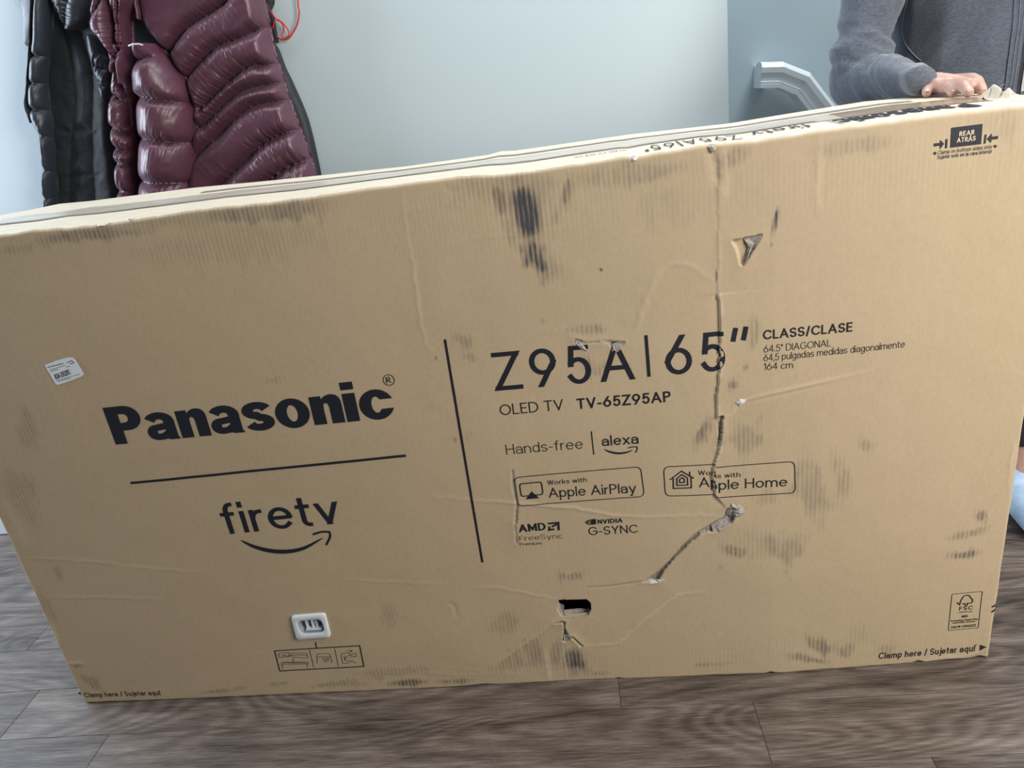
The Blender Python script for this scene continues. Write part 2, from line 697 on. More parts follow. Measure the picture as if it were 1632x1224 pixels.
# --- the long vertical crack and the gash
C1 = [(1134, 228), (1146, 262), (1143, 330), (1145, 400), (1142, 450), (1148, 520), (1146, 590), (1142, 630), (1142, 662),
      (1150, 690), (1146, 715), (1138, 740), (1135, 760), (1140, 790), (1158, 812)]
c1 = SP(*C1)
order = np.argsort(c1[:, 1])
uc = np.interp(P2[:, 1], c1[order, 1], c1[order, 0]) + 0.0011 * vnoise(P2 * [0, 1], (1, 70), 21)
dd = P2[:, 0] - uc
vlo, vhi = c1[-1, 1], c1[0, 1]
m = np.clip((P2[:, 1] - vlo) / 0.02, 0, 1) * np.clip((vhi - P2[:, 1]) / 0.04, 0, 1)
vk = S(1142, 470)[1]
strong = np.where(P2[:, 1] < vk, 1.0, 0.25)
Hh += m * strong * (np.where(dd > 0, 0.0022 * np.exp(-dd / 0.028), -0.0016 * np.exp(dd / 0.014)))
near = m * np.exp(-(dd / 0.0011) ** 2)
torn = np.maximum(torn, near * 0.5 * (strong > .5) * (0.55 + 0.45 * np.sign(vnoise(P2 * [0, 1], (1, 55), 31) + 0.25)))
pale = np.maximum(pale, m * strong * np.exp(-((dd - 0.003) / 0.003) ** 2) * 0.6 * (vnoise(P2 * [0, 1], (1, 40), 8) > 0))


def gash(left, right, depth, tn=1.0, edge=0.0015):
    poly = np.vstack([SP(*left), SP(*right)[::-1]])
    poly += rng.normal(0, 0.0004, poly.shape)
    i = sel(poly, 0.02)
    ins = inside(P2[i], poly)
    d, _ = seg_dist(P2[i], np.vstack([poly, poly[:1]]))
    Hh[i] += np.where(ins, -depth * np.clip(d / 0.002, 0.35, 1), edge * np.exp(-d / 0.008))
    torn[i] = np.maximum(torn[i], np.where(ins, tn, 0))
    return poly


gash([(1144, 662), (1146, 690), (1142, 712)], [(1152, 662), (1150, 690), (1143, 714)], 0.004)
gash([(1160, 808), (1152, 824), (1128, 837), (1108, 849), (1087, 869), (1064, 896), (1045, 913), (1024, 927)],
     [(1176, 806), (1168, 832), (1140, 848), (1118, 850), (1099, 865), (1075, 889), (1057, 911), (1048, 927)], 0.005)
crease([(1030, 925), (1000, 930), (965, 935), (936, 936)], -0.0022, 0.0014, 0.0, jit=0.0006)
pl_ = SP((1030, 925), (1000, 930), (965, 935), (936, 936))
i = sel(pl_, .01)
d_, _ = seg_dist(P2[i], smooth_poly(pl_, 20))
torn[i] = np.maximum(torn[i], np.exp(-(d_ / 0.0011) ** 2))
# layer of liner lifted right of the crack
lay = SP((1150, 664), (1164, 661), (1172, 645), (1184, 637), (1240, 624), (1320, 606), (1390, 590))
crease([(1150, 664), (1164, 661), (1172, 645), (1184, 637), (1240, 624), (1320, 606), (1390, 590)], 0.0016, 0.003, 0.35, jit=0)
crease([(1151, 669), (1166, 666), (1176, 650), (1186, 643), (1242, 629), (1320, 611)], -0.0010, 0.002, 0, jit=0)
# triangular puncture
tri = gash([(1165, 383), (1174, 400), (1180, 423)], [(1215, 373), (1200, 400), (1186, 424)], 0.005, 0.0, 0.001)
i = sel(tri, 0.005)
ins = inside(P2[i], SP((1187, 380), (1216, 373), (1186, 424), (1192, 398)))
torn[i] = np.maximum(torn[i], ins * 0.9)
# torn liner above the big number
for L_, R_ in [([(915, 539), (935, 545), (955, 543)], [(915, 545), (932, 549), (955, 546)]),
               ([(957, 541), (975, 543), (996, 544)], [(972, 549), (981, 560), (996, 548)]),
               ([(914, 540), (922, 552)], [(927, 543), (928, 556)]),
               ([(815, 748), (816, 775), (822, 804), (819, 835)], [(818, 748), (821, 775), (826, 804), (824, 835)]),
               ([(819, 835), (823, 868)], [(822, 835), (826, 868)])]:
    gash(L_, R_, 0.0014, 0.75, 0.0008)
# below the hand hole
gash([(896, 990), (898, 1002), (897, 1012), (896, 1022)], [(900, 990), (901, 1001), (906, 1012), (912, 1017), (902, 1024)], 0.004)
gash([(884, 992), (896, 989)], [(884, 994), (898, 993)], 0.003, 0.9)
gash([(912, 1013), (930, 1030)], [(910, 1016), (926, 1031)], 0.003, 0.6)

# creases and dents
crease([(640, 293), (650, 380), (662, 450), (676, 540), (690, 560)], 0.0012, 0.003, 0.25)
crease([(686, 575), (690, 640), (735, 655)], 0.0006, 0.004)
crease([(1305, 208), (1303, 270), (1302, 340)], 0.0012, 0.004, 0.15)
crease([(690, 792), (760, 797), (830, 802), (920, 812), (1000, 822), (1070, 822), (1150, 822)], 0.0022, 0.003, 0.45)
crease([(1007, 545), (1018, 515), (1030, 475), (1046, 440), (1070, 421), (1098, 423), (1125, 440), (1142, 452)], 0.0020, 0.004, 0.1)
crease([(785, 1062), (812, 1043), (840, 1022), (870, 1000), (884, 990)], 0.0022, 0.003, 0.3)
crease([(905, 1030), (960, 1029), (985, 1025), (1000, 1012), (1032, 985), (1060, 962), (1082, 948), (1125, 944)], 0.0014, 0.003, 0.4)
crease([(755, 936), (800, 938), (860, 950), (890, 955)], 0.0014, 0.003, 0.25)
crease([(712, 960), (724, 966), (727, 985)], -0.0018, 0.003)
crease([(40, 890), (120, 893), (230, 905), (330, 912)], 0.0012, 0.003, 0.2)
crease([(75, 953), (150, 952), (260, 955)], 0.0012, 0.003, 0.15)
crease([(555, 925), (640, 928), (700, 930)], 0.0010, 0.003, 0.2)
crease([(700, 1062), (820, 1075), (560, 1070)], 0.0008, 0.003, 0.0)
crease([(680, 400), (760, 380), (850, 370), (950, 355)], 0.0008, 0.003)
crease([(705, 285), (714, 303), (730, 303), (745, 298), (757, 280)], -0.0018, 0.003)
crease([(1128, 232), (1140, 260), (1148, 300)], -0.0035, 0.006)
crease([(1150, 235), (1152, 280), (1148, 320)], 0.0030, 0.006, 0.2)
crease([(95, 1057), (115, 1057), (135, 1057)], 0.002, 0.003, 0.6)
crease([(80, 985), (90, 1015), (96, 1045)], 0.002, 0.003, 0.6)
crease([(1617, 705), (1612, 740), (1609, 790)], 0.0016, 0.0025, 0.5)
crease([(0, 780), (25, 830), (50, 880)], 0.002, 0.01, 0.25)
crease([(870, 1040), (873, 1070), (876, 1085)], 0.0016, 0.004, 0.4)
crease([(897, 1030), (902, 1060), (905, 1083)], 0.0016, 0.003, 0.5)
crease([(1455, 1062), (1490, 1050), (1530, 1048), (1566, 1040)], 0.0025, 0.004, 0.3)
crease([(1140, 330), (1143, 400), (1142, 450)], 0.0012, 0.003, 0.0)
crease([(600, 345), (680, 330), (780, 322)], 0.0008, 0.005)

# --- soot and tyre-like smears
smear([(826, 290), (836, 330), (842, 362), (847, 385)], 17, 1.0, 0.4)
smear([(836, 300), (845, 340), (848, 370)], 26, 0.5, 1.0)
smear([(847, 378), (853, 400), (862, 420), (872, 438)], 11, 0.8, .9)
smear([(785, 290), (796, 320), (803, 350)], 8, 0.6)
smear([(800, 340), (812, 370), (822, 400)], 9, 0.35)
smear([(909, 280), (904, 300), (900, 330)], 7, 0.55)
smear([(850, 400), (880, 430), (900, 440)], 16, 0.32)
smear([(700, 318), (800, 300), (905, 292)], 20, 0.32, 1.0)
smear([(915, 285), (1000, 280), (1110, 262)], 14, 0.38, 1.0)
smear([(1000, 320), (1090, 330), (1140, 300)], 30, 0.20)
smear([(1150, 275), (1158, 255), (1190, 240)], 12, 0.5)
smear([(60, 385), (110, 377), (170, 372), (240, 368)], 9, 0.55, .8)
smear([(150, 368), (260, 352), (360, 342)], 9, 0.28)
smear([(300, 355), (350, 345), (440, 340), (540, 325)], 13, 0.48, 1.0)
smear([(0, 400), (40, 396), (60, 390)], 7, 0.35)
smear([(180, 405), (300, 395), (420, 385), (560, 372)], 26, 0.2, 1.1)
smear([(1240, 330), (1235, 350), (1231, 375)], 3.5, 0.85)
smear([(1230, 385), (1228, 395)], 3, 0.5)
smear([(1290, 240), (1360, 232), (1430, 226)], 14, 0.30, 1)
smear([(1560, 200), (1600, 196), (1632, 190)], 18, 0.25, 1)
smear([(1142, 430), (1142, 450)], 2, 0.7)
smear([(1200, 500), (1204, 530), (1196, 560)], 6, 0.35)
smear([(1168, 605), (1164, 620)], 6, 0.5)
smear([(1190, 580), (1187, 590)], 3, 0.5)
smear([(720, 535), (742, 545), (740, 560)], 8, 0.35)
smear([(735, 565), (765, 575)], 7, 0.3)
smear([(905, 525), (950, 525), (968, 526)], 7, 0.45)
smear([(930, 560), (950, 590), (970, 575)], 12, 0.38, 1)
smear([(860, 510), (872, 512)], 5, 0.35)
smear([(722, 698), (728, 704)], 4, 0.5)
smear([(740, 690), (752, 700)], 10, 0.2)
smear([(955, 428), (962, 432)], 2, 0.8)
smear([(1128, 668), (1118, 690), (1108, 712)], 6, 0.5, 1)
smear([(1170, 675), (1190, 700), (1185, 730)], 16, 0.38, 1.3)
smear([(1210, 690), (1206, 715)], 7, 0.42, 1.2)
smear([(1280, 720), (1290, 770), (1300, 830)], 16, 0.36, 1)
smear([(1330, 720), (1345, 760), (1340, 800)], 14, 0.36, 1)
smear([(1375, 700), (1385, 720)], 12, 0.34, 1)
smear([(1215, 780), (1240, 800)], 16, 0.25, 1)
smear([(1150, 870), (1175, 880), (1195, 876)], 12, 0.62, .8)
smear([(1210, 850), (1250, 880), (1280, 860)], 20, 0.36, 1.1)
smear([(1180, 840), (1200, 900)], 20, 0.25, 1.1)
smear([(1560, 815), (1568, 830)], 9, 0.62, .8)
smear([(1510, 858), (1550, 850), (1575, 840)], 7, 0.45)
smear([(1512, 884), (1530, 886), (1560, 880)], 6, 0.68, .8)
smear([(1284, 1010), (1300, 1030), (1330, 1036)], 8, 0.52, 1)
smear([(1330, 1030), (1350, 1040), (1352, 1020)], 12, 0.5, 1)
smear([(1255, 1042), (1290, 1050), (1320, 1056)], 6, 0.5, 1)
smear([(1350, 1000), (1380, 1020)], 14, 0.25, 1)
smear([(1400, 1030), (1420, 1042)], 8, 0.35, 1)
smear([(1100, 1060), (1150, 1058), (1170, 1055)], 7, 0.3, 1)
smear([(885, 1065), (884, 1040), (890, 1020)], 9, 0.5)
smear([(915, 1070), (912, 1050), (935, 1068)], 17, 0.72, .7)
smear([(940, 1074), (975, 1072)], 5, 0.4)
smear([(860, 1070), (850, 1040), (862, 1010)], 16, 0.42, 1)
smear([(785, 1068), (820, 1055), (860, 1060)], 16, 0.40, 1)
smear([(790, 980), (810, 990), (830, 985)], 26, 0.30, 1)
smear([(695, 1086), (730, 1085), (755, 1083)], 6, 0.55, 1)
smear([(620, 1090), (650, 1088), (680, 1086)], 7, 0.72, .7)
smear([(500, 1094), (545, 1090), (590, 1091)], 6, 0.5, 1)
smear([(560, 1075), (640, 1070), (700, 1066)], 10, 0.28, 1)
smear([(320, 1105), (345, 1102), (370, 1100)], 5, 0.5)
smear([(370, 1099), (395, 1095)], 4, 0.4)
smear([(430, 1092), (460, 1088)], 5, 0.5)
smear([(125, 1075), (140, 1085), (160, 1100)], 13, 0.46, .9)
smear([(115, 1062), (130, 1060)], 6, 0.5)
smear([(60, 935), (75, 970), (90, 1000)], 14, 0.30, .9)
smear([(46, 931), (47, 933)], 3, 0.8)
smear([(54, 954), (56, 957)], 4, 0.8)
smear([(88, 900), (96, 925)], 8, 0.3)
smear([(30, 640), (45, 680), (35, 720)], 22, 0.26, 1)
smear([(0, 740), (30, 790), (60, 850)], 22, 0.26, 1)
smear([(610, 960), (625, 985), (615, 1010)], 14, 0.25, 1)
smear([(890, 912), (905, 920), (930, 915)], 8, 0.5, 1)
smear([(420, 608), (445, 606), (455, 612)], 7, 0.25, 1)
smear([(695, 568), (693, 575)], 3, 0.6)
smear([(1110, 700), (1112, 690)], 5, 0.3)
smear([(1580, 1030), (1560, 1045), (1520, 1050)], 6, 0.3)
smear([(830, 760), (850, 790)], 12, 0.18)
# gentle overall handling grime
gr = np.clip(vnoise(P2, (4, 2.2), 77) - 0.05, 0, 1)
dirt = np.maximum(dirt, 0.16 * gr)

# rounded rim
R_ = 0.005
for dist in (P2[:, 0], W_ - P2[:, 0], P2[:, 1], H_ - P2[:, 1]):
    x = np.clip(1 - dist / R_, 0, 1)
    Hh -= R_ * (1 - np.sqrt(1 - x * x * 0.98))
rim = np.exp(-np.minimum(np.minimum(P2[:, 0], W_ - P2[:, 0]), np.minimum(P2[:, 1], H_ - P2[:, 1])) / 0.0022)
pale = np.maximum(pale, rim * 0.55)
HG = Hh.reshape(nu, nv)


def Hs(u, v):
    fx = np.clip(np.asarray(u) / GX * (nu - 1) * GX / W_, 0, nu - 1.001)
    fz = np.clip(np.asarray(v) / GZ * (nv - 1) * GZ / H_, 0, nv - 1.001)
    i, j = fx.astype(int), fz.astype(int)
    a, b = fx - i, fz - j
    return (HG[i, j] * (1 - a) + HG[i + 1, j] * a) * (1 - b) + (HG[i, j + 1] * (1 - a) + HG[i + 1, j + 1] * a) * b


# bottom edge nicks
nick = np.zeros(len(P2))
for px, py, wd, a in [(770, 1090, .022, .004), (985, 1081, .006, .003), (1228, 1071, .006, .004), (1463, 1058, .008, .006),
                      (1520, 1054, .03, .003), (1560, 1050, .012, .006), (175, 1122, .03, .002)]:
    uu = S(px, py)[0]
    nick += a * np.exp(-((P2[:, 0] - uu) / wd) ** 2) * np.exp(-P2[:, 1] / 0.012)
rag = 0.0012 * vnoise(P2 * [1, 0], (55, 1), 61) * (np.exp(-(H_ - P2[:, 1]) / 0.004) + np.exp(-P2[:, 1] / .004))
rag2 = 0.001 * vnoise(P2 * [0, 1], (1, 30), 62) * (np.exp(-(W_ - P2[:, 0]) / 0.004) - np.exp(-P2[:, 0] / .004))

hole_hand = SP((886, 962), (890, 956), (935, 955), (941, 960), (943, 972), (938, 981), (903, 985), (893, 982), (887, 974))
hole_grip = SP((474, 987), (511, 984), (518, 997), (517, 1006), (484, 1007), (477, 1000))
fc = grid_faces(nu, nv)
cen = P2[fc].mean(1)
keep = ~(inside(cen, hole_hand) | inside(cen, hole_grip))
VV = np.stack([P2[:, 0] + rag2, -Hh, P2[:, 1] + zoff(P2[:, 0], P2[:, 1]) + nick + rag], 1)
# pull the stair-stepped hole rims onto the outline
for hp in (hole_hand, hole_grip):
    closed = np.vstack([hp, hp[:1]])
    i = sel(hp, 0.005)
    Q = P2[i]
    best = np.full(len(Q), 1e9)
    near = Q.copy()
    for k in range(len(closed) - 1):
        a, b = closed[k], closed[k + 1]
        t = np.clip(((Q - a) @ (b - a)) / ((b - a) @ (b - a)), 0, 1)
        c = a + t[:, None] * (b - a)
        dq = np.linalg.norm(Q - c, axis=1)
        mm = dq < best
        best[mm] = dq[mm]
        near[mm] = c[mm]
    mm = best < 0.0013
    VV[i[mm], 0] = near[mm, 0]
    VV[i[mm], 2] = near[mm, 1] + zoff(near[mm, 0], near[mm, 1])
front = mesh_obj('front_panel', VV, fc[keep], M['card'], carton, True, (0, 0, 0))
for nm, arr in (('dirt', dirt), ('torn', torn), ('pale', pale)):
    a = front.data.attributes.new(nm, 'FLOAT', 'POINT')
    a.data.foreach_set('value', np.clip(arr, 0, 1).astype(np.float32))


def edge_profile(u):
    """height of the front top rim"""
    return H_ + np.interp(u, TU, TZ)


bz = [(-.1, .0028), (0, .0028), (.07, .006), (.14, .0105), (.2, .0085), (.406, .0085), (.55, .004), (.8, -.001), (.95, 0.0005),
      (.975, .004), (1.0, .002), (1.2, .0046), (1.37, .002), (1.45, .005), (1.592, .0096), (1.68, .006), (1.755, .001)]
BZU, BZZ = [a for a, _ in bz], [b for _, b in bz]


def ztop(u, y):
    u = np.asarray(u, float)
    y = np.asarray(y, float)
    s = np.clip(y / D_, 0, 1)
    a = edge_profile(u)
    b = H_ + np.interp(u, BZU, BZZ)
    z = a * (1 - s) + b * s
    z = z + 0.0008 * vnoise(np.stack([u, y], -1).reshape(-1, 2), (9, 30), 91).reshape(u.shape) * np.sin(PI * s)
    return z


def top_grid(name, y0, y1, lift, mat, ny=14, u0=0.0, u1=W_, ragged=0.0, seed=1, th=0.0):
    uu = np.linspace(u0, u1, 500)
    ss = np.linspace(0, 1, ny)
    A, B = np.meshgrid(uu, ss, indexing='ij')
    e = ragged * vnoise(np.stack([uu * 0 + seed, uu], 1), (1, 24), seed, 4)
    Y = y0 + (y1 - y0) * B
    if ragged:
        Y = Y + e[:, None] * (B > 0.99) + 0.6 * e[::-1][:, None] * (B < 0.01)
    Z = ztop(A, Y) + lift
    if y0 < 0.002:
        Z = Z - 0.0
    verts = np.stack([A.ravel(), Y.ravel(), Z.ravel()], 1)
    return mesh_obj(name, verts, grid_faces(len(uu), ny), mat, carton, True, (0, 0, 0))


# front flap follows the front rim, starting where the rounded rim ends
A, B = np.meshgrid(gu, np.linspace(0, 1, 16), indexing='ij')
rimY = VV.reshape(nu, nv, 3)[:, -1, 1]
rimZ = VV.reshape(nu, nv, 3)[:, -1, 2]
Yf = rimY[:, None] * (1 - B) + 0.133 * B
Zf = ztop(A, np.clip(Yf, 0, 1)) + (rimZ - ztop(gu, np.clip(rimY, 0, 1)))[:, None] * np.exp(-B * 12)
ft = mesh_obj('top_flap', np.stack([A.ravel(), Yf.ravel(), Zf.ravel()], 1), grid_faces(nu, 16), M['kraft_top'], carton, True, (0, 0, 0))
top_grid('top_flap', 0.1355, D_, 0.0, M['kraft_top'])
top_grid('packing_tape', 0.098, 0.176, 0.0007, M['tape_sheen'], 8, 0.02, 1.50, 0.004, 5)
top_grid('packing_tape', 0.098, 0.176, 0.0007, M['tape'], 8, 1.501, W_ - 0.01, 0.004, 5)
top_grid('seam_shade_strip', 0.1005, 0.110, 0.0011, M['seam'], 3, 0.10, 1.46, 0.003, 15)  # dark strip laid on the tape, painting the shade of the seam gap
top_grid('packing_tape', 0.196, 0.214, 0.0006, M['seam'], 4, 0.45, W_ - 0.12, 0.003, 12)  # not tape: second dark strip painting a shaded gap line

# back, sides, bottom
zb = H_ + np.interp(gu, BZU, BZZ)


def quad_strip(name, Apts, Bpts, n, mat, flip=False):
    Apts, Bpts = np.asarray(Apts), np.asarray(Bpts)
    t = np.linspace(0, 1, n)[None, :, None]
    G = Apts[:, None] * (1 - t) + Bpts[:, None] * t
    return mesh_obj(name, G.reshape(-1, 3), grid_faces(len(Apts), n, flip), mat, carton, True, (0, 0, 0))


idx = np.arange(0, nu, 8)
idx[-1] = nu - 1
G3 = VV.reshape(nu, nv, 3)
quad_strip('back_panel', np.stack([gu[idx], 0 * gu[idx] + D_, zb[idx]], 1),
           np.stack([gu[idx], 0 * gu[idx] + D_, 0 * gu[idx] + 0.001], 1), 12, M['kraft'], True)
quad_strip('bottom_panel', G3[::4, 0], np.stack([gu[::4], 0 * gu[::4] + D_, 0 * gu[::4] + 0.001], 1), 8, M['kraft'], True)
for k, nm in ((0, 'side_panel'), (nu - 1, 'side_panel')):
    a = G3[k, ::4]
    b = np.stack([np.full(len(a), gu[k]), np.full(len(a), D_), np.interp(gv[::4], [0, H_], [0.001, zb[k]])], 1)
    quad_strip(nm, a, b, 10, M['kraft'], k == 0)

# ------------------------------------------------------------------ printing
_G = '''
a .52 .52 0,.52 .5,A .26 .47 .26 .23 20 165;.52 .4,.24 .4,A .2 .2 .2 .2 90 270,.34 0,.52 .16
b .54 0 0,0 1;A .27 .35 .27 .35 0 360
c .5 A .29 .35 .29 .35 48 312
d .54 .54 0,.54 1;A .27 .35 .27 .35 0 360
e .57 .02 .37,.56 .37,A .285 .35 .285 .35 5 318
f .34 A .32 .78 .18 .22 85 180,.14 0;0 .7,.32 .7
g .54 .54 .7,.54 -.05,A .27 -.05 .27 .25 0 -150;A .27 .35 .27 .35 0 360
h .52 0 0,0 1;0 .4,A .26 .42 .26 .28 180 0,.52 0
i .0 0 0,0 .7;0 .93,0 1
j .1 .1 .7,.1 -.15,A -.02 -.15 .12 .13 0 -90;.1 .93,.1 1
k .48 0 0,0 1;.44 .7,.02 .3;.14 .4,.48 0
l .0 0 0,0 1
m .86 0 0,0 .7;0 .42,A .215 .42 .215 .28 180 0,.43 0;.43 .42,A .645 .42 .215 .28 180 0,.86 0
n .52 0 0,0 .7;0 .4,A .26 .42 .26 .28 180 0,.52 0
o .58 A .29 .35 .29 .35 0 360
p .54 0 -.3,0 .7;A .27 .35 .27 .35 0 360
q .54 .54 -.3,.54 .7;A .27 .35 .27 .35 0 360
r .3 0 0,0 .7;0 .36,A .28 .4 .28 .29 180 85
s .46 A .23 .525 .23 .175 25 270,A .23 .175 .23 .175 90 -155
t .34 .13 .92,.13 .18,A .3 .18 .17 .18 180 270;0 .7,.32 .7
u .52 0 .7,0 .28,A .26 .28 .26 .28 180 360;.52 .7,.52 0
v .52 0 .7,.26 0,.52 .7
w .78 0 .7,.2 0,.39 .7,.58 0,.78 .7
x .5 0 0,.5 .7;0 .7,.5 0
y .54 0 .7,.28 0;.54 .7,.2 -.28,.06 -.3
z .46 0 .7,.46 .7,0 0,.46 0
A .74 0 0,.37 1,.74 0;.13 .32,.61 .32
C .74 A .42 .5 .42 .5 42 318
D .7 0 0,0 1,.26 1,A .26 .5 .44 .5 90 -90,0 0
E .5 .5 1,0 1,0 0,.5 0;0 .52,.45 .52
F .5 .5 1,0 1,0 0;0 .5,.45 .5
G .8 A .42 .5 .42 .5 42 325,.8 .2,.8 .48,.46 .48
H .64 0 0,0 1;.64 0,.64 1;0 .52,.64 .52
I .0 0 0,0 1
L .48 0 1,0 0,.48 0
M .8 0 0,0 1,.4 .25,.8 1,.8 0
N .66 0 0,0 1,.66 0,.66 1
O .84 A .42 .5 .42 .5 0 360
P .56 0 0,0 1,.28 1,A .28 .74 .27 .26 90 -90,0 .48
R .58 0 0,0 1,.28 1,A .28 .75 .27 .25 90 -90,0 .5;.26 .48,.58 0
S .58 A .29 .745 .28 .255 28 270,A .29 .25 .29 .25 90 -155
T .6 0 1,.6 1;.3 1,.3 0
V .68 0 1,.34 0,.68 1
W .94 0 1,.24 0,.47 1,.7 0,.94 1
X .62 0 0,.62 1;0 1,.62 0
Y .62 0 1,.31 .45,.62 1;.31 .45,.31 0
Z .62 0 1,.62 1,0 0,.64 0
0 .58 A .29 .5 .29 .5 0 360
1 .24 0 .82,.24 1,.24 0
2 .56 A .28 .71 .28 .29 160 -32,0 0,.56 0
3 .54 A .26 .745 .25 .255 150 -75;A .26 .26 .28 .26 80 -150
4 .58 .44 0,.44 1,0 .26,.6 .26
5 .56 .53 1,.12 1,.07 .52,A .28 .33 .28 .33 140 -150
6 .6 A .3 .32 .3 .32 0 360;.02 .38,.40 1
7 .54 0 1,.54 1,.16 0
8 .56 A .28 .755 .24 .245 0 360;A .28 .26 .28 .26 0 360
9 .6 A .3 .68 .3 .32 0 360;.58 .62,.22 0
- .3 0 .36,.3 .36
. .02 .01 0,.01 .05
, .06 .06 .05,0 -.14
/ .34 0 -.06,.34 1.02
" .2 .0 1,.0 .74;.2 1,.2 .74
| .0 0 -.15,0 1.1
í .0 0 0,0 .7;-.02 .85,.1 1.02
Á .74 0 0,.37 1,.74 0;.13 .32,.61 .32;.34 1.14,.46 1.3
® .8 A .4 .6 .4 .4 0 360;.28 .38,.28 .82,.45 .82,A .45 .7 .12 .12 90 -90,.28 .58;.42 .58,.55 .38
'''
GL = {}
for ln in _G.strip().split('\n'):
    ch, gw, body = ln.split(' ', 2)
    strokes = []
    for st in body.split(';'):
        pts = []
        for tk in st.split(','):
            f = tk.strip().split()
            if f[0] == 'A':
                cx, cy, rx, ry, a0, a1 = map(float, f[1:])
                k = max(5, int(abs(a1 - a0) / 12))
                for a in np.linspace(math.radians(a0), math.radians(a1), k + 1):
                    pts.append((cx + rx * math.cos(a), cy + ry * math.sin(a)))
            else:
                pts.append((float(f[0]), float(f[1])))
        q = [pts[0]]
        for p in pts[1:]:
            if math.dist(p, q[-1]) > 1e-4:
                q.append(p)
        strokes.append(np.array(q))
    GL[ch] = (float(gw), strokes)


def ribbon(P, wx, wy, cap=0.5, closed=False):
    """flat ribbon around a centre line: list of (left, right) points"""
    P = np.asarray(P, float)
    n = len(P)
    if n > 3 and np.linalg.norm(P[0] - P[-1]) < 1e-3:
        closed = True
        P = P[:-1]
        n -= 1
    d = np.roll(P, -1, 0) - P
    d /= np.linalg.norm(d, axis=1)[:, None] + 1e-12
    Ls, Rs = [], []

    def halfw(nn):
        return 0.5 * math.hypot(wx * nn[0], wy * nn[1])
    for i in range(n):
        if closed:
            a, b = d[i - 1], d[i]
        else:
            a = d[i - 1] if i > 0 else d[0]
            b = d[i] if i < n - 1 else d[n - 2]
        t = a + b
        if np.linalg.norm(t) < 1e-6:
            t = b
        t = t / np.linalg.norm(t)
        nn = np.array([-t[1], t[0]])
        co = max(0.42, float(nn @ np.array([-b[1], b[0]])))
        p = P[i].copy()
        if not closed and cap:
            if i == 0:
                p = p - t * cap * 2 * halfw(t)
            elif i == n - 1:
                p = p + t * cap * 2 * halfw(t)
        hw = halfw(nn) / co
        Ls.append(p + nn * hw)
        Rs.append(p - nn * hw)
    if closed:
        Ls.append(Ls[0])
        Rs.append(Rs[0])
    return np.array(Ls), np.array(Rs)


def layout(s, wx, wy, gap, ws=1.12):
    """strokes of a string in letter units (cap height 1); returns stroke list and total width"""
    out, x = [], 0.0
    for ch in s:
        if ch == ' ':
            x += 0.36
            continue
        gw, st0 = GL[ch]
        st = [q * [ws, 1] for q in st0]
        gw = gw * ws
        adv = max(gw, wx)
        for P in st:
            Q = P.copy()
            Q[:, 0] = Q[:, 0] * ((gw - wx) / gw if gw > wx else 0 if gw > 0 else 1) + wx / 2 if gw > 0.2 else Q[:, 0] + wx / 2
            if ch in 'acegmnopqrsuvwxyzijhbdktfl' or ch == 'í':
                Q[:, 1] = Q[:, 1] + np.interp(P[:, 1], [-.3, 0, .7, 1], [wy / 2, wy / 2, -wy / 2, -wy / 2])
            else:
                Q[:, 1] = Q[:, 1] + np.interp(P[:, 1], [0, 1], [wy / 2, -wy / 2])
            Q[:, 0] += x
            ally = np.concatenate([q[:, 1] for q in st])
            out.append((Q, None if ch in '-.,"iíÁj®' else (ally.min(), ally.max())))
        x += adv + gap
    return out, x - gap


def surf(uv, off=0.0005):
    uv = np.asarray(uv)
    h = Hs(uv[:, 0], uv[:, 1])
    h = np.maximum(h, np.maximum(Hs(uv[:, 0] + .0012, uv[:, 1]), Hs(uv[:, 0] - .0012, uv[:, 1])))
    return np.stack([uv[:, 0], -h - off, uv[:, 1] + zoff(uv[:, 0], uv[:, 1])], 1)


def topsurf(xy, off=0.0012):
    xy = np.asarray(xy)
    return np.stack([xy[:, 0], xy[:, 1], ztop(xy[:, 0], xy[:, 1]) + off], 1)


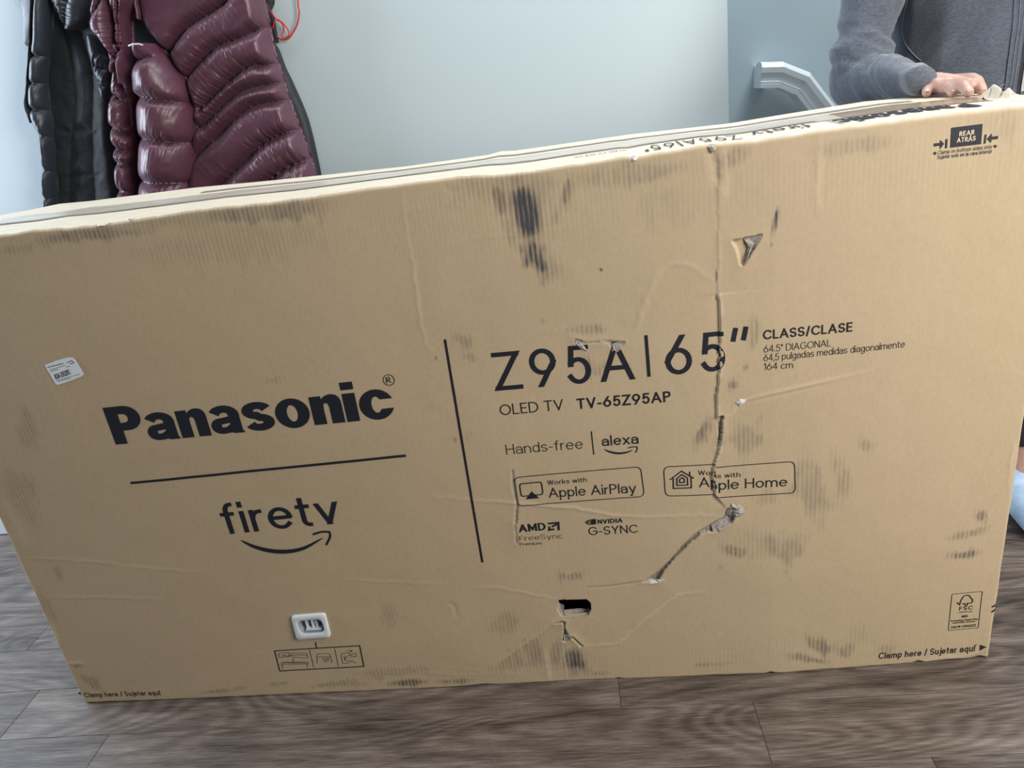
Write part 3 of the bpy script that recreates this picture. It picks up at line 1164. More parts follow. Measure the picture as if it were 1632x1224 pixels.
class Print:
    """collects flat ribbons and polygons in surface coordinates, one mesh per printed item"""

    def __init__(s, mapper=surf):
        s.V, s.F, s.map = [], [], mapper

    def rib(s, P, wx, wy=None, cap=0.5, T=None, step=0.004, warp=None):
        wy = wx if wy is None else wy
        if T is not None:
            P, clampy = P
            P = np.asarray(P)
            # break sharp corners into separate strokes
            if len(P) > 2 and not (len(P) > 3 and np.linalg.norm(P[0] - P[-1]) < 1e-3):
                for i in range(1, len(P) - 1):
                    a, b = P[i] - P[i - 1], P[i + 1] - P[i]
                    if a @ b < 0.55 * np.linalg.norm(a) * np.linalg.norm(b):
                        s.rib((P[:i + 1], clampy), wx, wy, cap, T, step, warp)
                        s.rib((P[i:], clampy), wx, wy, cap, T, step, warp)
                        return
            diag = min(abs(P[0] - P[-1])) > 0.12 and len(P) == 2
            Ls, Rs = ribbon(P, wx, wy, 0.9 if diag else cap)
            if clampy is not None:
                for E_ in (Ls, Rs):
                    for e, nb in ((0, 1), (-1, -2)):
                        for lim, sg in ((clampy[0], -1), (clampy[1], 1)):
                            if (E_[e, 1] - lim) * sg > 1e-6:
                                dy = E_[e, 1] - E_[nb, 1]
                                if abs(dy) > 0.02 and (E_[nb, 1] - lim) * sg < 0:
                                    E_[e] = E_[nb] + (E_[e] - E_[nb]) * (lim - E_[nb, 1]) / dy
        else:
            Ls, Rs = ribbon(P, wx, wy, cap)
        if T is not None:
            Ls, Rs = T(Ls), T(Rs)
        A, B = [Ls[0]], [Rs[0]]
        for i in range(len(Ls) - 1):
            k = max(1, int(np.linalg.norm((Ls[i + 1] + Rs[i + 1] - Ls[i] - Rs[i]) / 2) / step))
            for j in range(1, k + 1):
                A.append(Ls[i] + (Ls[i + 1] - Ls[i]) * j / k)
                B.append(Rs[i] + (Rs[i + 1] - Rs[i]) * j / k)
        A, B = np.array(A), np.array(B)
        wmax = np.linalg.norm(A - B, axis=1).max()
        m = max(1, int(wmax / 0.006))
        G = [A + (B - A) * j / m for j in range(m + 1)]
        base = sum(len(v) for v in s.V)
        n = len(A)
        arr = np.vstack(G)
        if warp is not None:
            arr = warp(arr)
        s.V.append(arr)
        for j in range(m):
            for i in range(n - 1):
                a = base + j * n + i
                s.F.append((a, a + 1, a + n + 1, a + n))

    def quadpatch(s, q, nx=8, ny=8):
        """filled quadrilateral q0 q1 q2 q3 (TL TR BR BL)"""
        q = np.asarray(q, float)
        base = sum(len(v) for v in s.V)
        arr = []
        for i in range(nx + 1):
            for j in range(ny + 1):
                a, b = i / nx, j / ny
                arr.append((q[0] * (1 - a) + q[1] * a) * (1 - b) + (q[3] * (1 - a) + q[2] * a) * b)
        s.V.append(np.array(arr))
        for i in range(nx):
            for j in range(ny):
                a = base + i * (ny + 1) + j
                s.F.append((a, a + 1, a + ny + 2, a + ny + 1))

    def tri(s, a, b, c):
        base = sum(len(v) for v in s.V)
        s.V.append(np.array([a, b, c], float))
        s.F.append((base, base + 1, base + 2))

    def build(s, name, mat=None, off=None, parent=None, label=None):
        V = s.map(np.vstack(s.V)) if off is None else s.map(np.vstack(s.V), off)
        o = mesh_obj(name, V, s.F, mat or M['ink'], parent or carton, False, (0, 0, 0))
        if label:
            o['label'] = label
        return o


def text(s, p0, p1, hpx, wt=0.12, wy=None, gap=0.15, pr=None, warp=None, shear=0.0, S_=None):
    """lettering whose baseline runs between two photo points, caps hpx tall"""
    S_ = S_ or S
    pr = pr or Print()
    wy = wt if wy is None else wy
    st, tot = layout(s, wt, wy, gap)
    A, B = S_(*p0), S_(*p1)
    dx = (B - A) / tot
    C = S_((p0[0] + p1[0]) / 2, (p0[1] + p1[1]) / 2 - hpx)
    mid = (A + B) / 2
    up = np.array([0.0, C[1] - mid[1]]) if pr.map is surf else (C - mid)
    T = lambda Q: A + Q[:, :1] * dx + Q[:, 1:] * (up + shear * dx)
    for P in st:
        pr.rib(P, wt, wy, 0.5, T, warp=warp)
    return pr


def lines(pls, w, pr=None, cap=0.5):
    pr = pr or Print()
    for pl in pls:
        pr.rib(SP(*pl), w / 905.0, None, cap)
    return pr


def rrect(q, r=0.2, n=5):
    """rounded quadrilateral outline through photo points TL TR BR BL (closed)"""
    q = [np.array(p, float) for p in q]
    out = []
    for i in range(4):
        p, a, b = q[i], q[i - 1], q[(i + 1) % 4]
        ea, eb = p + (a - p) / np.linalg.norm(a - p) * r, p + (b - p) / np.linalg.norm(b - p) * r
        for k in range(n + 1):
            t = k / n
            out.append(tuple((1 - t) ** 2 * ea + 2 * t * (1 - t) * p + t * t * eb))
    out.append(out[0])
    return out


def logo_smile(pts, wmax, arrow, wa):
    pr = Print()
    c = smooth_poly(SP(*pts), 26)
    n = len(c)
    d = np.gradient(c, axis=0)
    d /= np.linalg.norm(d, axis=1)[:, None]
    nn = np.stack([-d[:, 1], d[:, 0]], 1)
    t = np.linspace(0, 1, n)
    hw = wmax / 905 / 2 * (np.sin(PI * t ** 0.9) ** 0.7 * 0.88 + 0.14)
    base = 0
    arr = np.vstack([c + nn * hw[:, None], c - nn * hw[:, None]])
    pr.V.append(arr)
    for i in range(n - 1):
        pr.F.append((i, i + 1, n + i + 1, n + i))
    pr.rib(smooth_poly(SP(*arrow[:3]), 8), wa / 905, None, 0.2)
    pr.rib(smooth_poly(SP(*arrow[2:]), 8), wa / 905, None, 0.2)
    return pr


def arcp(cx, cy, rx, ry, a0, a1, n=14):
    return [(cx + rx * math.cos(math.radians(a)), cy + ry * math.sin(math.radians(a))) for a in np.linspace(a0, a1, n)]


def poly_fill(pr, loops, T, cell=0.007):
    """filled outline (first loop) with holes, cut into small cells so it can follow the board"""
    from mathutils.geometry import tessellate_polygon
    L3 = []
    for lp in loops:
        q = T(np.array(lp, float))
        L3.append([Vector((a, b, 0)) for a, b in q])
    tris = tessellate_polygon(L3)
    pts = [p for lp in L3 for p in lp]
    bm = bmesh.new()
    vs = [bm.verts.new(p) for p in pts]
    for t in tris:
        try:
            bm.faces.new([vs[i] for i in t])
        except ValueError:
            pass
    for ax in (0, 1):
        lo = min(p[ax] for p in pts)
        hi = max(p[ax] for p in pts)
        c = lo + cell
        while c < hi:
            co = [0, 0, 0]
            no = [0, 0, 0]
            co[ax], no[ax] = c, 1
            bmesh.ops.bisect_plane(bm, geom=bm.verts[:] + bm.edges[:] + bm.faces[:], plane_co=co, plane_no=no, dist=1e-6)
            c += cell
    bm.verts.index_update()
    base = sum(len(v) for v in pr.V)
    pr.V.append(np.array([(v.co.x, v.co.y) for v in bm.verts]))
    for f in bm.faces:
        pr.F.append(tuple(base + v.index for v in f.verts))
    bm.free()


BOLD = {
    'P': (.76, [('f', [[(0, 0), (0, 1), (.40, 1)] + arcp(.42, .675, .34, .325, 88, -88) + [(.28, .35), (.28, 0)],
                       [(.28, .79), (.36, .79)] + arcp(.38, .675, .10, .115, 85, -85, 8) + [(.28, .56)]])]),
    'n': (.66, [('f', [[(0, 0), (0, .72), (.25, .72), (.25, .635), (.29, .68), (.35, .72), (.43, .745), (.51, .74), (.58, .71), (.63, .65), (.655, .57),
                        (.66, .47), (.66, 0), (.39, 0), (.39, .40), (.385, .47), (.365, .52), (.325, .535), (.29, .52), (.275, .47), (.27, .40), (.27, 0)]])]),
    'i': (.27, [('f', [[(0, 0), (0, .72), (.27, .72), (.27, 0)]]), ('f', [[(0, .81), (0, 1), (.27, 1), (.27, .81)]])]),
    'o': (.74, [('f', [arcp(.37, .36, .37, .385, 0, 345, 24), arcp(.37, .36, .115, .215, 0, 345, 20)])]),
    'c': (.70, [('f', [arcp(.36, .36, .36, .385, 18, 342, 26) + arcp(.36, .36, .105, .205, -36, -324, 20)])]),
    's': (.66, [('r', arcp(.33, .525, .205, .130, 12, 262, 16) + arcp(.33, .215, .205, .130, 82, -168, 16), .25, .18)]),
    'a': (.70, [('r', [(.55, .02), (.55, .46)] , .24, .2), ('r', [(.55, .44)] + arcp(.335, .48, .215, .17, 0, 160, 12), .245, .185),
                ('r', [(.54, .385), (.40, .36)] + arcp(.25, .215, .125, .125, 88, 272, 12) + [(.36, .10), (.47, .15), (.55, .24)], .24, .165),
                ('f', [[(.45, .2), (.67, .2), (.67, .08), (.71, .0), (.46, .0), (.44, .08)]])]),
}


def bold_word(pr, T):
    x = 0.0
    for ch in 'Panasonic':
        w_, items = BOLD[ch]
        TT = lambda q, x=x: T(np.asarray(q, float) + [x, 0])
        for it in items:
            if it[0] == 'f':
                poly_fill(pr, it[1], TT)
            else:
                pr.rib((np.array(it[1]), (-0.02, 0.75)), it[2], it[3], 0.0, TT)
        x += w_ + 0.045
    return pr


BOLD_W = sum(BOLD[c][0] for c in 'Panasonic') + 0.045 * 8


def bold_T(p0, p1, hpx):
    A, B = S(*p0), S(*p1)
    C = S((p0[0] + p1[0]) / 2, (p0[1] + p1[1]) / 2 - hpx)
    up = np.array([0, C[1] - (A[1] + B[1]) / 2])
    dx = (B - A) / BOLD_W
    return (lambda Q: A + Q[:, :1] * dx + Q[:, 1:] * up,)


def bold_TT(pr_, pl, yb, hgt):
    xr, xl = TS(pr_, 172)[0], TS(pl, 200)[0]
    k = (xr - xl) / BOLD_W
    return (lambda Q: np.array([xr, yb]) + Q[:, :1] * np.array([-k, 0]) + Q[:, 1:] * np.array([0, -hgt]),)


# left block
bold_word(Print(), *bold_T((184.5, 708.8), (630.5, 664.7), 62)).build('printed_lettering', label='heavy black maker name printed on the left half')
pr = Print()
for a0 in (0,):
    c = S(619.5, 606)
    ring = np.array([c + 0.0090 * np.array([math.cos(t), math.sin(t)]) for t in np.linspace(0, 2 * PI, 29)])
    pr.rib(ring, 0.0012)
text('R', (616, 611), (623.5, 610.2), 9.5, 0.14, pr=pr).build('printed_lettering', label='small circled R mark')
lines([[(208, 770), (320, 759), (430, 748), (540, 737), (647, 726)]], 4.2, cap=0).build('printed_line')
pr = text('firetv', (361, 851.5), (544.5, 834), 50, 0.13, 0.115, 0.12)
pr.build('printed_lettering', label='rounded black streaming-service name')
logo_smile([(384, 861), (405, 871), (430, 877.5), (458, 879), (485, 873.5), (514, 858)], 8,
           [(499, 852), (512, 848), (525, 848), (526, 856), (520, 868.5)], 3.6).build('printed_emblem', label='curved smile arrow')
lines([[(709, 541), (724, 630), (739, 719), (754, 808), (769, 896)]], 3.6, cap=0).build('printed_line')

# right block
text('Z95A', (791, 623), (1011.5, 604.2), 62, 0.135, 0.115, 0.24).build('printed_lettering', label='tall thin model code')
lines([[(1029.5, 534), (1032, 567), (1034.5, 600)]], 4.5, cap=0).build('printed_line')
text('65', (1061.5, 598), (1156, 590.5), 63, 0.135, 0.115, 0.20).build('printed_lettering', label='tall thin screen size')
lines([[(1172.5, 522), (1168, 544)], [(1189, 520), (1184.5, 542)]], 6.6, cap=0).build('printed_lettering', label='slanted inch marks')
text('OLED TV', (797.7, 662.2), (898.5, 653), 17.2, 0.10, pr=None, gap=0.13).build('printed_lettering')
text('TV-65Z95AP', (920.5, 652), (1069.5, 639.8), 17, 0.16, gap=0.14).build('printed_lettering')
text('Hands-free', (807.6, 724.5), (929.5, 714.6), 16.5, 0.075, gap=0.15).build('printed_lettering')
lines([[(942.5, 687), (946.6, 724.5)]], 1.6, cap=0).build('printed_line')
text('alexa', (960, 711), (1018, 706.8), 16.5, 0.12, gap=0.13).build('printed_lettering')
logo_smile([(963, 716), (972, 720), (985, 722.3), (998, 721), (1009, 717)], 3.2,
           [(1001, 714), (1008, 712), (1015.5, 712), (1015.5, 716), (1013, 721)], 1.6).build('printed_emblem', label='small curved smile arrow')

pr = lines([rrect([(819, 761), (1021, 743.5), (1027, 790.5), (826, 806.5)], 9)], 1.3)
text('Works with', (873, 773), (935.8, 768), 7.5, 0.11, pr=pr)
text('Apple AirPlay', (875.5, 793.2), (1014, 784.6), 15.5, 0.105, gap=0.12, pr=pr)
lines([rrect([(828, 771), (863, 768), (865.5, 788), (831, 791)], 4, 4)], 1.9, pr)
pr.tri(*[S(*p) for p in ((847.5, 783), (838, 795.5), (859.5, 794))])
pr.build('printed_emblem', label='rounded badge with a screen icon')


def crackwarp(arr):
    """the board right of the crack has slipped down and left"""
    arr = arr.copy()
    ucr = np.interp(arr[:, 1], c1[order, 1], c1[order, 0])
    r = arr[:, 0] > ucr + 0.0045
    k = np.exp(-np.clip(arr[:, 0] - ucr, 0, 1) / 0.10)
    arr[r, 1] -= 0.0048 * k[r]
    arr[r, 0] -= 0.0030 * k[r]
    return arr


pr = Print()
pr.rib(SP(*rrect([(1057.5, 743.5), (1267.5, 734.5), (1269, 785), (1060.5, 790)], 9)), 1.3 / 905, warp=crackwarp)
text('Works with', (1113, 757), (1182, 757), 7.5, 0.11, pr=pr, warp=crackwarp)
text('Apple Home', (1114.5, 776.5), (1256, 774), 15.5, 0.105, gap=0.12, pr=pr, warp=crackwarp)
hx = lambda x, y: (780 + x / 3.138, 680 + y / 3.138)
lines([[hx(905, 262), hx(960, 221), hx(1020, 256)], [hx(1002, 240), hx(1002, 226)],
       [hx(919, 258), hx(920, 307), hx(1010, 304), hx(1008, 250)],
       [hx(962, 238), hx(937, 258), hx(938, 292), hx(992, 290), hx(990, 254), hx(962, 238)],
       [hx(963, 254), hx(951, 262), hx(952, 278), hx(975, 277), hx(974, 260), hx(963, 254)]], 1.9, pr)
pr.build('printed_emblem', label='rounded badge with a house icon, split by the crack')

pr = text('AMD', (827.8, 848), (870.5, 845), 12.2, 0.21, 0.17, gap=0.1)
lines([[(875, 834.5), (890, 833), (890.5, 844)], [(875.5, 845), (875.5, 840.5)], [(875.5, 844.6), (882, 843.8)], [(881, 839), (887, 836)]], 3.2, pr)
text('FreeSync', (828.5, 861.8), (897, 857.8), 7.8, 0.07, gap=0.15, pr=pr)
text('Premium', (829, 869.8), (863.5, 868), 4.8, 0.1, gap=0.15, pr=pr)
pr.build('printed_emblem', label='processor maker logo with a square arrow')
pr = text('NVIDIA', (953, 834.8), (992.5, 832.2), 7, 0.2, 0.17, gap=0.14)
text('G-SYNC', (938.7, 853), (1016.5, 848.4), 13, 0.11, gap=0.15, pr=pr)
ex = lambda x, y: (780 + x / 3.138, 680 + y / 3.138)
pr.quadpatch(SP(ex(510, 462), ex(533, 461), ex(534, 487), ex(511, 490)), 2, 2)
lines([[ex(481, 478), ex(494, 468), ex(510, 466)], [ex(481, 478), ex(492, 487), ex(511, 488)],
       [ex(490, 477), ex(500, 472), ex(510, 474), ex(507, 482), ex(496, 482), ex(490, 477)]], 1.3, pr)
pr.build('printed_emblem', label='graphics maker eye logo')

text('CLASS/CLASE', (1216, 541), (1358, 528), 15, 0.16, gap=0.13).build('printed_lettering')
text('64.5" DIAGONAL', (1217, 561.5), (1324, 551.5), 11, 0.085, gap=0.13).build('printed_lettering')
text('64,5 pulgadas medidas diagonalmente', (1217, 575.5), (1442, 553.5), 11, 0.085, gap=0.13).build('printed_lettering')
text('164 cm', (1217.5, 589.5), (1263.5, 586), 11, 0.085, gap=0.13).build('printed_lettering')

pr = Print()
pr.quadpatch(SP((1516, 203.5), (1566, 197.3), (1563.3, 229.5), (1514.2, 235.3)), 12, 8)
ax = lambda x, y: (1440 + x / 8.5, 140 + y / 8.5)
pr.quadpatch(SP(ax(408, 752), ax(492, 745), ax(492, 782), ax(408, 792)), 3, 2)
pr.tri(*[S(*ax(*p)) for p in ((492, 705), (488, 830), (548, 757))])
pr.quadpatch(SP(ax(568, 694), ax(594, 690), ax(586, 815), ax(560, 819)), 2, 3)
pr.quadpatch(SP(ax(1190, 661), ax(1280, 650), ax(1275, 692), ax(1186, 703)), 3, 2)
pr.tri(*[S(*ax(*p)) for p in ((1198, 615), (1184, 745), (1128, 690))])
pr.quadpatch(SP(ax(1100, 632), ax(1124, 627), ax(1110, 752), ax(1086, 756)), 2, 3)
for c in ((422, 885), (1240, 790)):
    pr.quadpatch(SP(ax(c[0], c[1] - 24), ax(c[0] + 26, c[1]), ax(c[0], c[1] + 24), ax(c[0] - 26, c[1])), 1, 1)
text('Clamp on bottom sides only', (1494.4, 246.2), (1580.6, 236.3), 6.3, 0.11, gap=0.15, pr=pr)
text('Sujetar solo en la cara inferior', (1493.5, 253.6), (1580.6, 243.8), 6.3, 0.13, gap=0.15, pr=pr)
pr.build('printed_emblem', label='black REAR ATRAS block between two arrows')
pr = text('REAR', (1527.8, 217.3), (1552, 214.0), 7.6, 0.20, 0.17, gap=0.12)
text('ATRÁS', (1524, 227.4), (1554, 223.8), 7.6, 0.20, 0.17, gap=0.12, pr=pr)
pr.build('printed_lettering', M['inkw'], 0.0010, label='pale letters in the black block')

pr = text('Clamp here / Sujetar aquí', (1400, 1050), (1553, 1037.5), 10, 0.15, gap=0.17)
pr.tri(*[S(*p) for p in ((1561.5, 1027), (1572, 1030.5), (1561, 1036.5))])
pr.build('printed_lettering')
pr = text('Clamp here / Sujetar aquí', (136, 1111.2), (256.5, 1107.6), 7.5, 0.15, gap=0.17)
pr.tri(*[S(*p) for p in ((128, 1102), (128.5, 1110.5), (121.5, 1107))])
pr.build('printed_lettering')

zx = lambda x, y: (1460 + x / 7.65, 900 + y / 7.65)
pr = lines([rrect([zx(436, 356), zx(808, 322), zx(757, 766), zx(393, 802)], 2.5, 3)], 0.9)
lines([[zx(500, 460), zx(530, 487), zx(548, 430), zx(580, 380), zx(620, 366), zx(650, 376), zx(664, 400), zx(684, 418),
        zx(690, 445), zx(672, 466), zx(628, 466), zx(624, 492), zx(598, 494), zx(596, 472), zx(566, 474)]], 1.7, pr)
text('FSC', zx(525, 556), zx(688, 545), 6.0, 0.15, gap=0.25, pr=pr)
text('www.fsc.org', zx(522, 583), zx(682, 574), 2.0, 0.22, gap=0.15, pr=pr)
text('MIX', zx(555, 642), zx(630, 636), 3.2, 0.22, gap=0.15, pr=pr)
text('Packaging | Supporting', zx(424, 695), zx(750, 668), 2.6, 0.2, gap=0.15, pr=pr)
text('responsible forestry', zx(442, 718), zx(720, 696), 2.4, 0.2, gap=0.15, pr=pr)
text('FSC® C196222', zx(430, 778), zx(725, 750), 3.6, 0.2, gap=0.15, pr=pr)
pr.build('printed_emblem', label='small framed forestry mark with a tree outline')
lines([[zx(935, 510), zx(970, 492)], [zx(930, 570), zx(964, 548)]], 3.0).build('printed_line', label='two short black dashes on the right rim')

px_ = lambda x, y: (420 + x / 8.16, 960 + y / 8.16)
pr = lines([[px_(145, 632), px_(700, 595), px_(1252, 560), px_(1308, 828), px_(760, 862), px_(214, 892), px_(145, 632)],
            [px_(676, 520), px_(690, 590)]], 2.0)
lines([[px_(600, 622), px_(652, 842)], [px_(926, 600), px_(976, 826)]], 1.0, pr)
lines([rrect([px_(196, 662), px_(330, 652), px_(342, 705), px_(205, 716)], 1.6, 3),
       rrect([px_(362, 660), px_(562, 664), px_(578, 722), px_(364, 712)], 1.6, 3),
       [px_(236, 684), px_(262, 700), px_(284, 680), px_(300, 700), px_(350, 690)], [px_(376, 690), px_(420, 684), px_(556, 688)],
       [px_(384, 745), px_(388, 778)], rrect([px_(232, 780), px_(570, 776), px_(590, 800), px_(236, 808)], 1.5, 3),
       [px_(240, 800), px_(252, 865)], [px_(566, 800), px_(572, 840)], [px_(256, 788), px_(556, 786)],
       [px_(700, 790), px_(696, 690), px_(712, 668), px_(850, 664), px_(872, 690), px_(893, 782)],
       [px_(700, 710), px_(868, 706)], [px_(770, 720), px_(782, 750), px_(808, 776), px_(850, 752), px_(848, 716)], [px_(800, 722), px_(808, 752)],
       [px_(824, 720), px_(830, 750)],
       [px_(1034, 790), px_(1012, 690), px_(1024, 660), px_(1120, 650), px_(1136, 676), px_(1080, 700), px_(1056, 748), px_(1150, 756), px_(1206, 788)],
       [px_(1136, 690), px_(1180, 662), px_(1218, 660)], [px_(1134, 708), px_(1200, 700), px_(1214, 680)],
       [px_(1086, 626), px_(1130, 622), px_(1156, 638)], [px_(1034, 790), px_(1096, 784), px_(1140, 766)], [px_(1050, 690), px_(1060, 745)]], 0.85, pr)
pr.tri(*[S(*px_(*p)) for p in ((1146, 618), (1162, 640), (1136, 638))])
pr.tri(*[S(*px_(*p)) for p in ((384, 735), (374, 752), (396, 750))])
pr.build('printed_emblem', label='framed strip of three handling pictures')


# printing on the top flap, read from behind
def TS(px, py):
    p = atZ(px, py, H_)
    for _ in range(6):
        p = atZ(px, py, float(ztop(np.array([p[0]]), np.array([p[1]]))[0]))
    return p[:2]


def toptext(s, xr, xl, yb, hgt, wt, wy=None, gap=0.15):
    pr = Print(topsurf)
    st, tot = layout(s, wt, wy or wt, gap)
    k = (xr - xl) / tot
    T = lambda Q: np.array([xr, yb]) + Q[:, :1] * np.array([-k, 0]) + Q[:, 1:] * np.array([0, -hgt])
    for P in st:
        pr.rib(P, wt, wy or wt, 0.5, T)
    return pr


xs = lambda px, py: TS(px, py)[0]
bold_word(Print(topsurf), *bold_TT(1588, 1354, 0.092, 0.056)).build('printed_lettering', label='heavy maker name upside down on the top flap')
toptext('firetv', xs(1300, 203), xs(1197, 214), 0.092, 0.050, 0.12, None, 0.16).build('printed_lettering', label='upside-down service name on the top flap')
prt = Print(topsurf)
xb = xs(1326, 194)
prt.rib(np.array([[xb, 0.03], [xb - 0.004, 0.09]]), 0.002)
prt.build('printed_line')
toptext('Z95A|65"', xs(1165, 214), xs(1024, 236), 0.080, 0.056, 0.11, None, 0.28).build('printed_lettering', label='upside-down model code on the top flap')
toptext('OLED TV 164 cm', xs(1000, 242), xs(915, 252), 0.075, 0.012, 0.14, None, 0.2).build('printed_lettering', label='small faint line on the top flap')

# ------------------------------------------------------------------ sticker, handle, hand hole, torn paper on the carton
pr = Print()
outl = SP((71, 581.8), (90, 574.5), (108, 569.5), (116.5, 569.8), (121, 574), (134, 596), (130, 600), (112, 607), (93, 613.2), (89, 612), (80, 597))
c = outl.mean(0)
for i in range(len(outl)):
    a, b_ = outl[i], outl[(i + 1) % len(outl)]
    pr.tri(c, b_, a)
st = pr.build('paper_label', M['sticker'], 0.0009, label='small white paper label with a tracking number')
sx = lambda x, y: (50 + x / 14.84, 550 + y / 14.84)
Ssave = surf


def surf_hi(uv, off=0.0005):
    return surf(uv, off + 0.0006)


pr = Print()
text('824-2532FL', sx(590, 805), sx(942, 682), 8.2, 0.2, 0.16, gap=0.12, pr=pr)
lines([[sx(450, 585), sx(800, 478)], [sx(470, 615), sx(650, 565)], [sx(830, 515), sx(915, 492)], [sx(600, 830), sx(1155, 682)],
       [sx(640, 855), sx(930, 775)]], 0.55, pr)
lines([[sx(400, 520), sx(760, 430)], [sx(850, 415), sx(960, 365), sx(1010, 420), sx(920, 440)]], 0.9, pr)
ob = pr.build('printed_lettering', M['ink'], 0.0015)

# moulded white carry grip sunk in the lower left of the front
gp = empty('carry_grip', (0, 0, 0))
gc = S(496, 996)
gy = -float(Hs(gc[0], gc[1]))
gp.location = (gc[0], gy, gc[1])
gp.parent = carton
gp.matrix_parent_inverse = Matrix.Translation(-Vector(carton.location))
outer = SP(*rrect([(464, 980.5), (518.5, 976), (528, 1014), (474, 1017.5)], 5, 4))[:-1]
inner = SP(*rrect([(474, 988), (512, 985), (519, 1005.5), (481, 1007.5)], 8, 4))[:-1]
n = len(outer)
ctr = outer.mean(0)
rings = []
for k, (q, s_, d_) in enumerate([(outer, 1.0, 0.0), (outer, 0.995, -0.0035), (outer, 0.96, -0.0048), (inner, 1.05, -0.0048), (inner, 1.0, -0.0038),
                                 (inner, 0.97, 0.004), (inner, 0.93, 0.016)]):
    cc = q.mean(0)
    qq = cc + (q - cc) * s_
    rings.append(np.stack([qq[:, 0], np.full(n, gy + d_), qq[:, 1] + zoff(qq[:, 0], qq[:, 1])], 1))
Vr = np.vstack(rings)
Fr = []
for k in range(len(rings) - 1):
    for i in range(n):
        j = (i + 1) % n
        Fr.append((k * n + i, k * n + j, (k + 1) * n + j, (k + 1) * n + i))


def gpart(name, V, Fc, mat, smooth=True, label=None):
    o = mesh_obj(name, V, Fc, mat, None, smooth, (0, 0, 0))
    o.parent = gp
    o.matrix_parent_inverse = Matrix.Translation(-Vector((gc[0], gy, gc[1])))
    if label:
        o['label'] = label
    return o


gpart('grip_frame', Vr[:5 * n], Fr[:4 * n], M['white'])
Fp = [tuple(x - 4 * n for x in f) for f in Fr[4 * n:]] + [tuple(2 * n + i for i in range(n))]
gpart('grip_pocket', Vr[4 * n:], Fp, M['greyp'])
for t, ww in ((0.27, .0030), (0.53, .0050), (0.68, .0035)):
    a = inner.min(0) + (inner.max(0) - inner.min(0)) * np.array([t, 0.5])
    v, f = box_geo((a[0], gy + 0.009, a[1]), (ww, 0.012, 0.021))
    gpart('grip_rib', v, f, M['white'], False)
a = inner.min(0) + (inner.max(0) - inner.min(0)) * np.array([.55, 0.17])
v, f = box_geo((a[0], gy + 0.0035, a[1]), (0.031, 0.010, 0.0022))
gpart('grip_lip', v, f, M['white'], False)

# hand hole: board thickness, inner liner and a folded flap behind the slot
hp = hole_hand
n = len(hp)
hv = np.stack([hp[:, 0], -Hs(hp[:, 0], hp[:, 1]), hp[:, 1] + zoff(hp[:, 0], hp[:, 1])], 1)
hb_ = hv + [0, 0.007, 0]
mesh_obj('hole_rim', np.vstack([hv, hb_]), [(i, (i + 1) % n, n + (i + 1) % n, n + i) for i in range(n)], M['kraft_in'], carton, False, (0, 0, 0))
yb = hv[:, 1].mean()
f1 = SP((880, 983), (905, 980), (925, 979), (950, 978), (950, 996), (880, 996))
mesh_obj('folded_flap', np.vstack([np.stack([f1[:, 0], np.full(6, yb + .012) + [.0, .004, .005, .0, -.002, -.002], f1[:, 1]], 1)]), [(0, 1, 2, 3, 4, 5)],
         M['kraft_in'], carton, False, (0, 0, 0))
f1 = SP((880, 955), (889, 955), (891, 966), (899, 968), (900, 990), (880, 990))
mesh_obj('folded_flap', np.stack([f1[:, 0], yb + np.array([.006, .010, .010, .006, .006, .005]), f1[:, 1]], 1), [(0, 1, 2, 3, 4, 5)],
         M['kraft_in'], carton, False, (0, 0, 0))
f1 = SP((899, 979), (910, 980.5), (925, 980.5), (941, 978.5), (941, 983), (920, 986), (902, 985))
mesh_obj('folded_flap', np.stack([f1[:, 0], yb + np.array([.006, .005, .005, .006, .004, .003, .004]), f1[:, 1]], 1), [tuple(range(7))],
         M['kraft'], carton, False, (0, 0, 0))
# unseen dark block added behind the hole to give its black shade
bev_box('dark_backing', (0.9, 0.16, 0.45), (1.6, 0.14, 0.7), simple('dark_inside', (0.01, 0.01, 0.01), 0.9), carton, 0.004, (0, 0, 0))


def curl(name, pts, lift, mat, label=None, seed=0, th=0.0009):
    """scrap of torn liner standing off the board: fan over a photo outline with crumpled relief"""
    q = SP(*pts)
    n = len(q)
    c = q.mean(0)
    lift = lift * 0.6
    r2 = np.random.default_rng(seed)
    rr = [q, c + (q - c) * 0.66, c + (q - c) * 0.33]
    V = []
    for k, ring in enumerate(rr):
        s3 = surf(ring, 0.0007)
        up = [0.0003, 0.7, 1.0][k] * lift
        s3[:, 1] -= up * (0.55 + 0.6 * r2.random(n))
        V.append(s3)
    cc = surf(c[None], 0.0007 + lift)
    V = np.vstack(V + [cc])
    Fc = []
    for k in range(2):
        for i in range(n):
            j = (i + 1) % n
            Fc.append((k * n + i, (k + 1) * n + i, (k + 1) * n + j, k * n + j))
    for i in range(n):
        Fc.append((2 * n + i, 3 * n, 2 * n + (i + 1) % n))
    o = mesh_obj(name, V, Fc, mat, carton, False, (0, 0, 0))
    if label:
        o['label'] = label
    return o


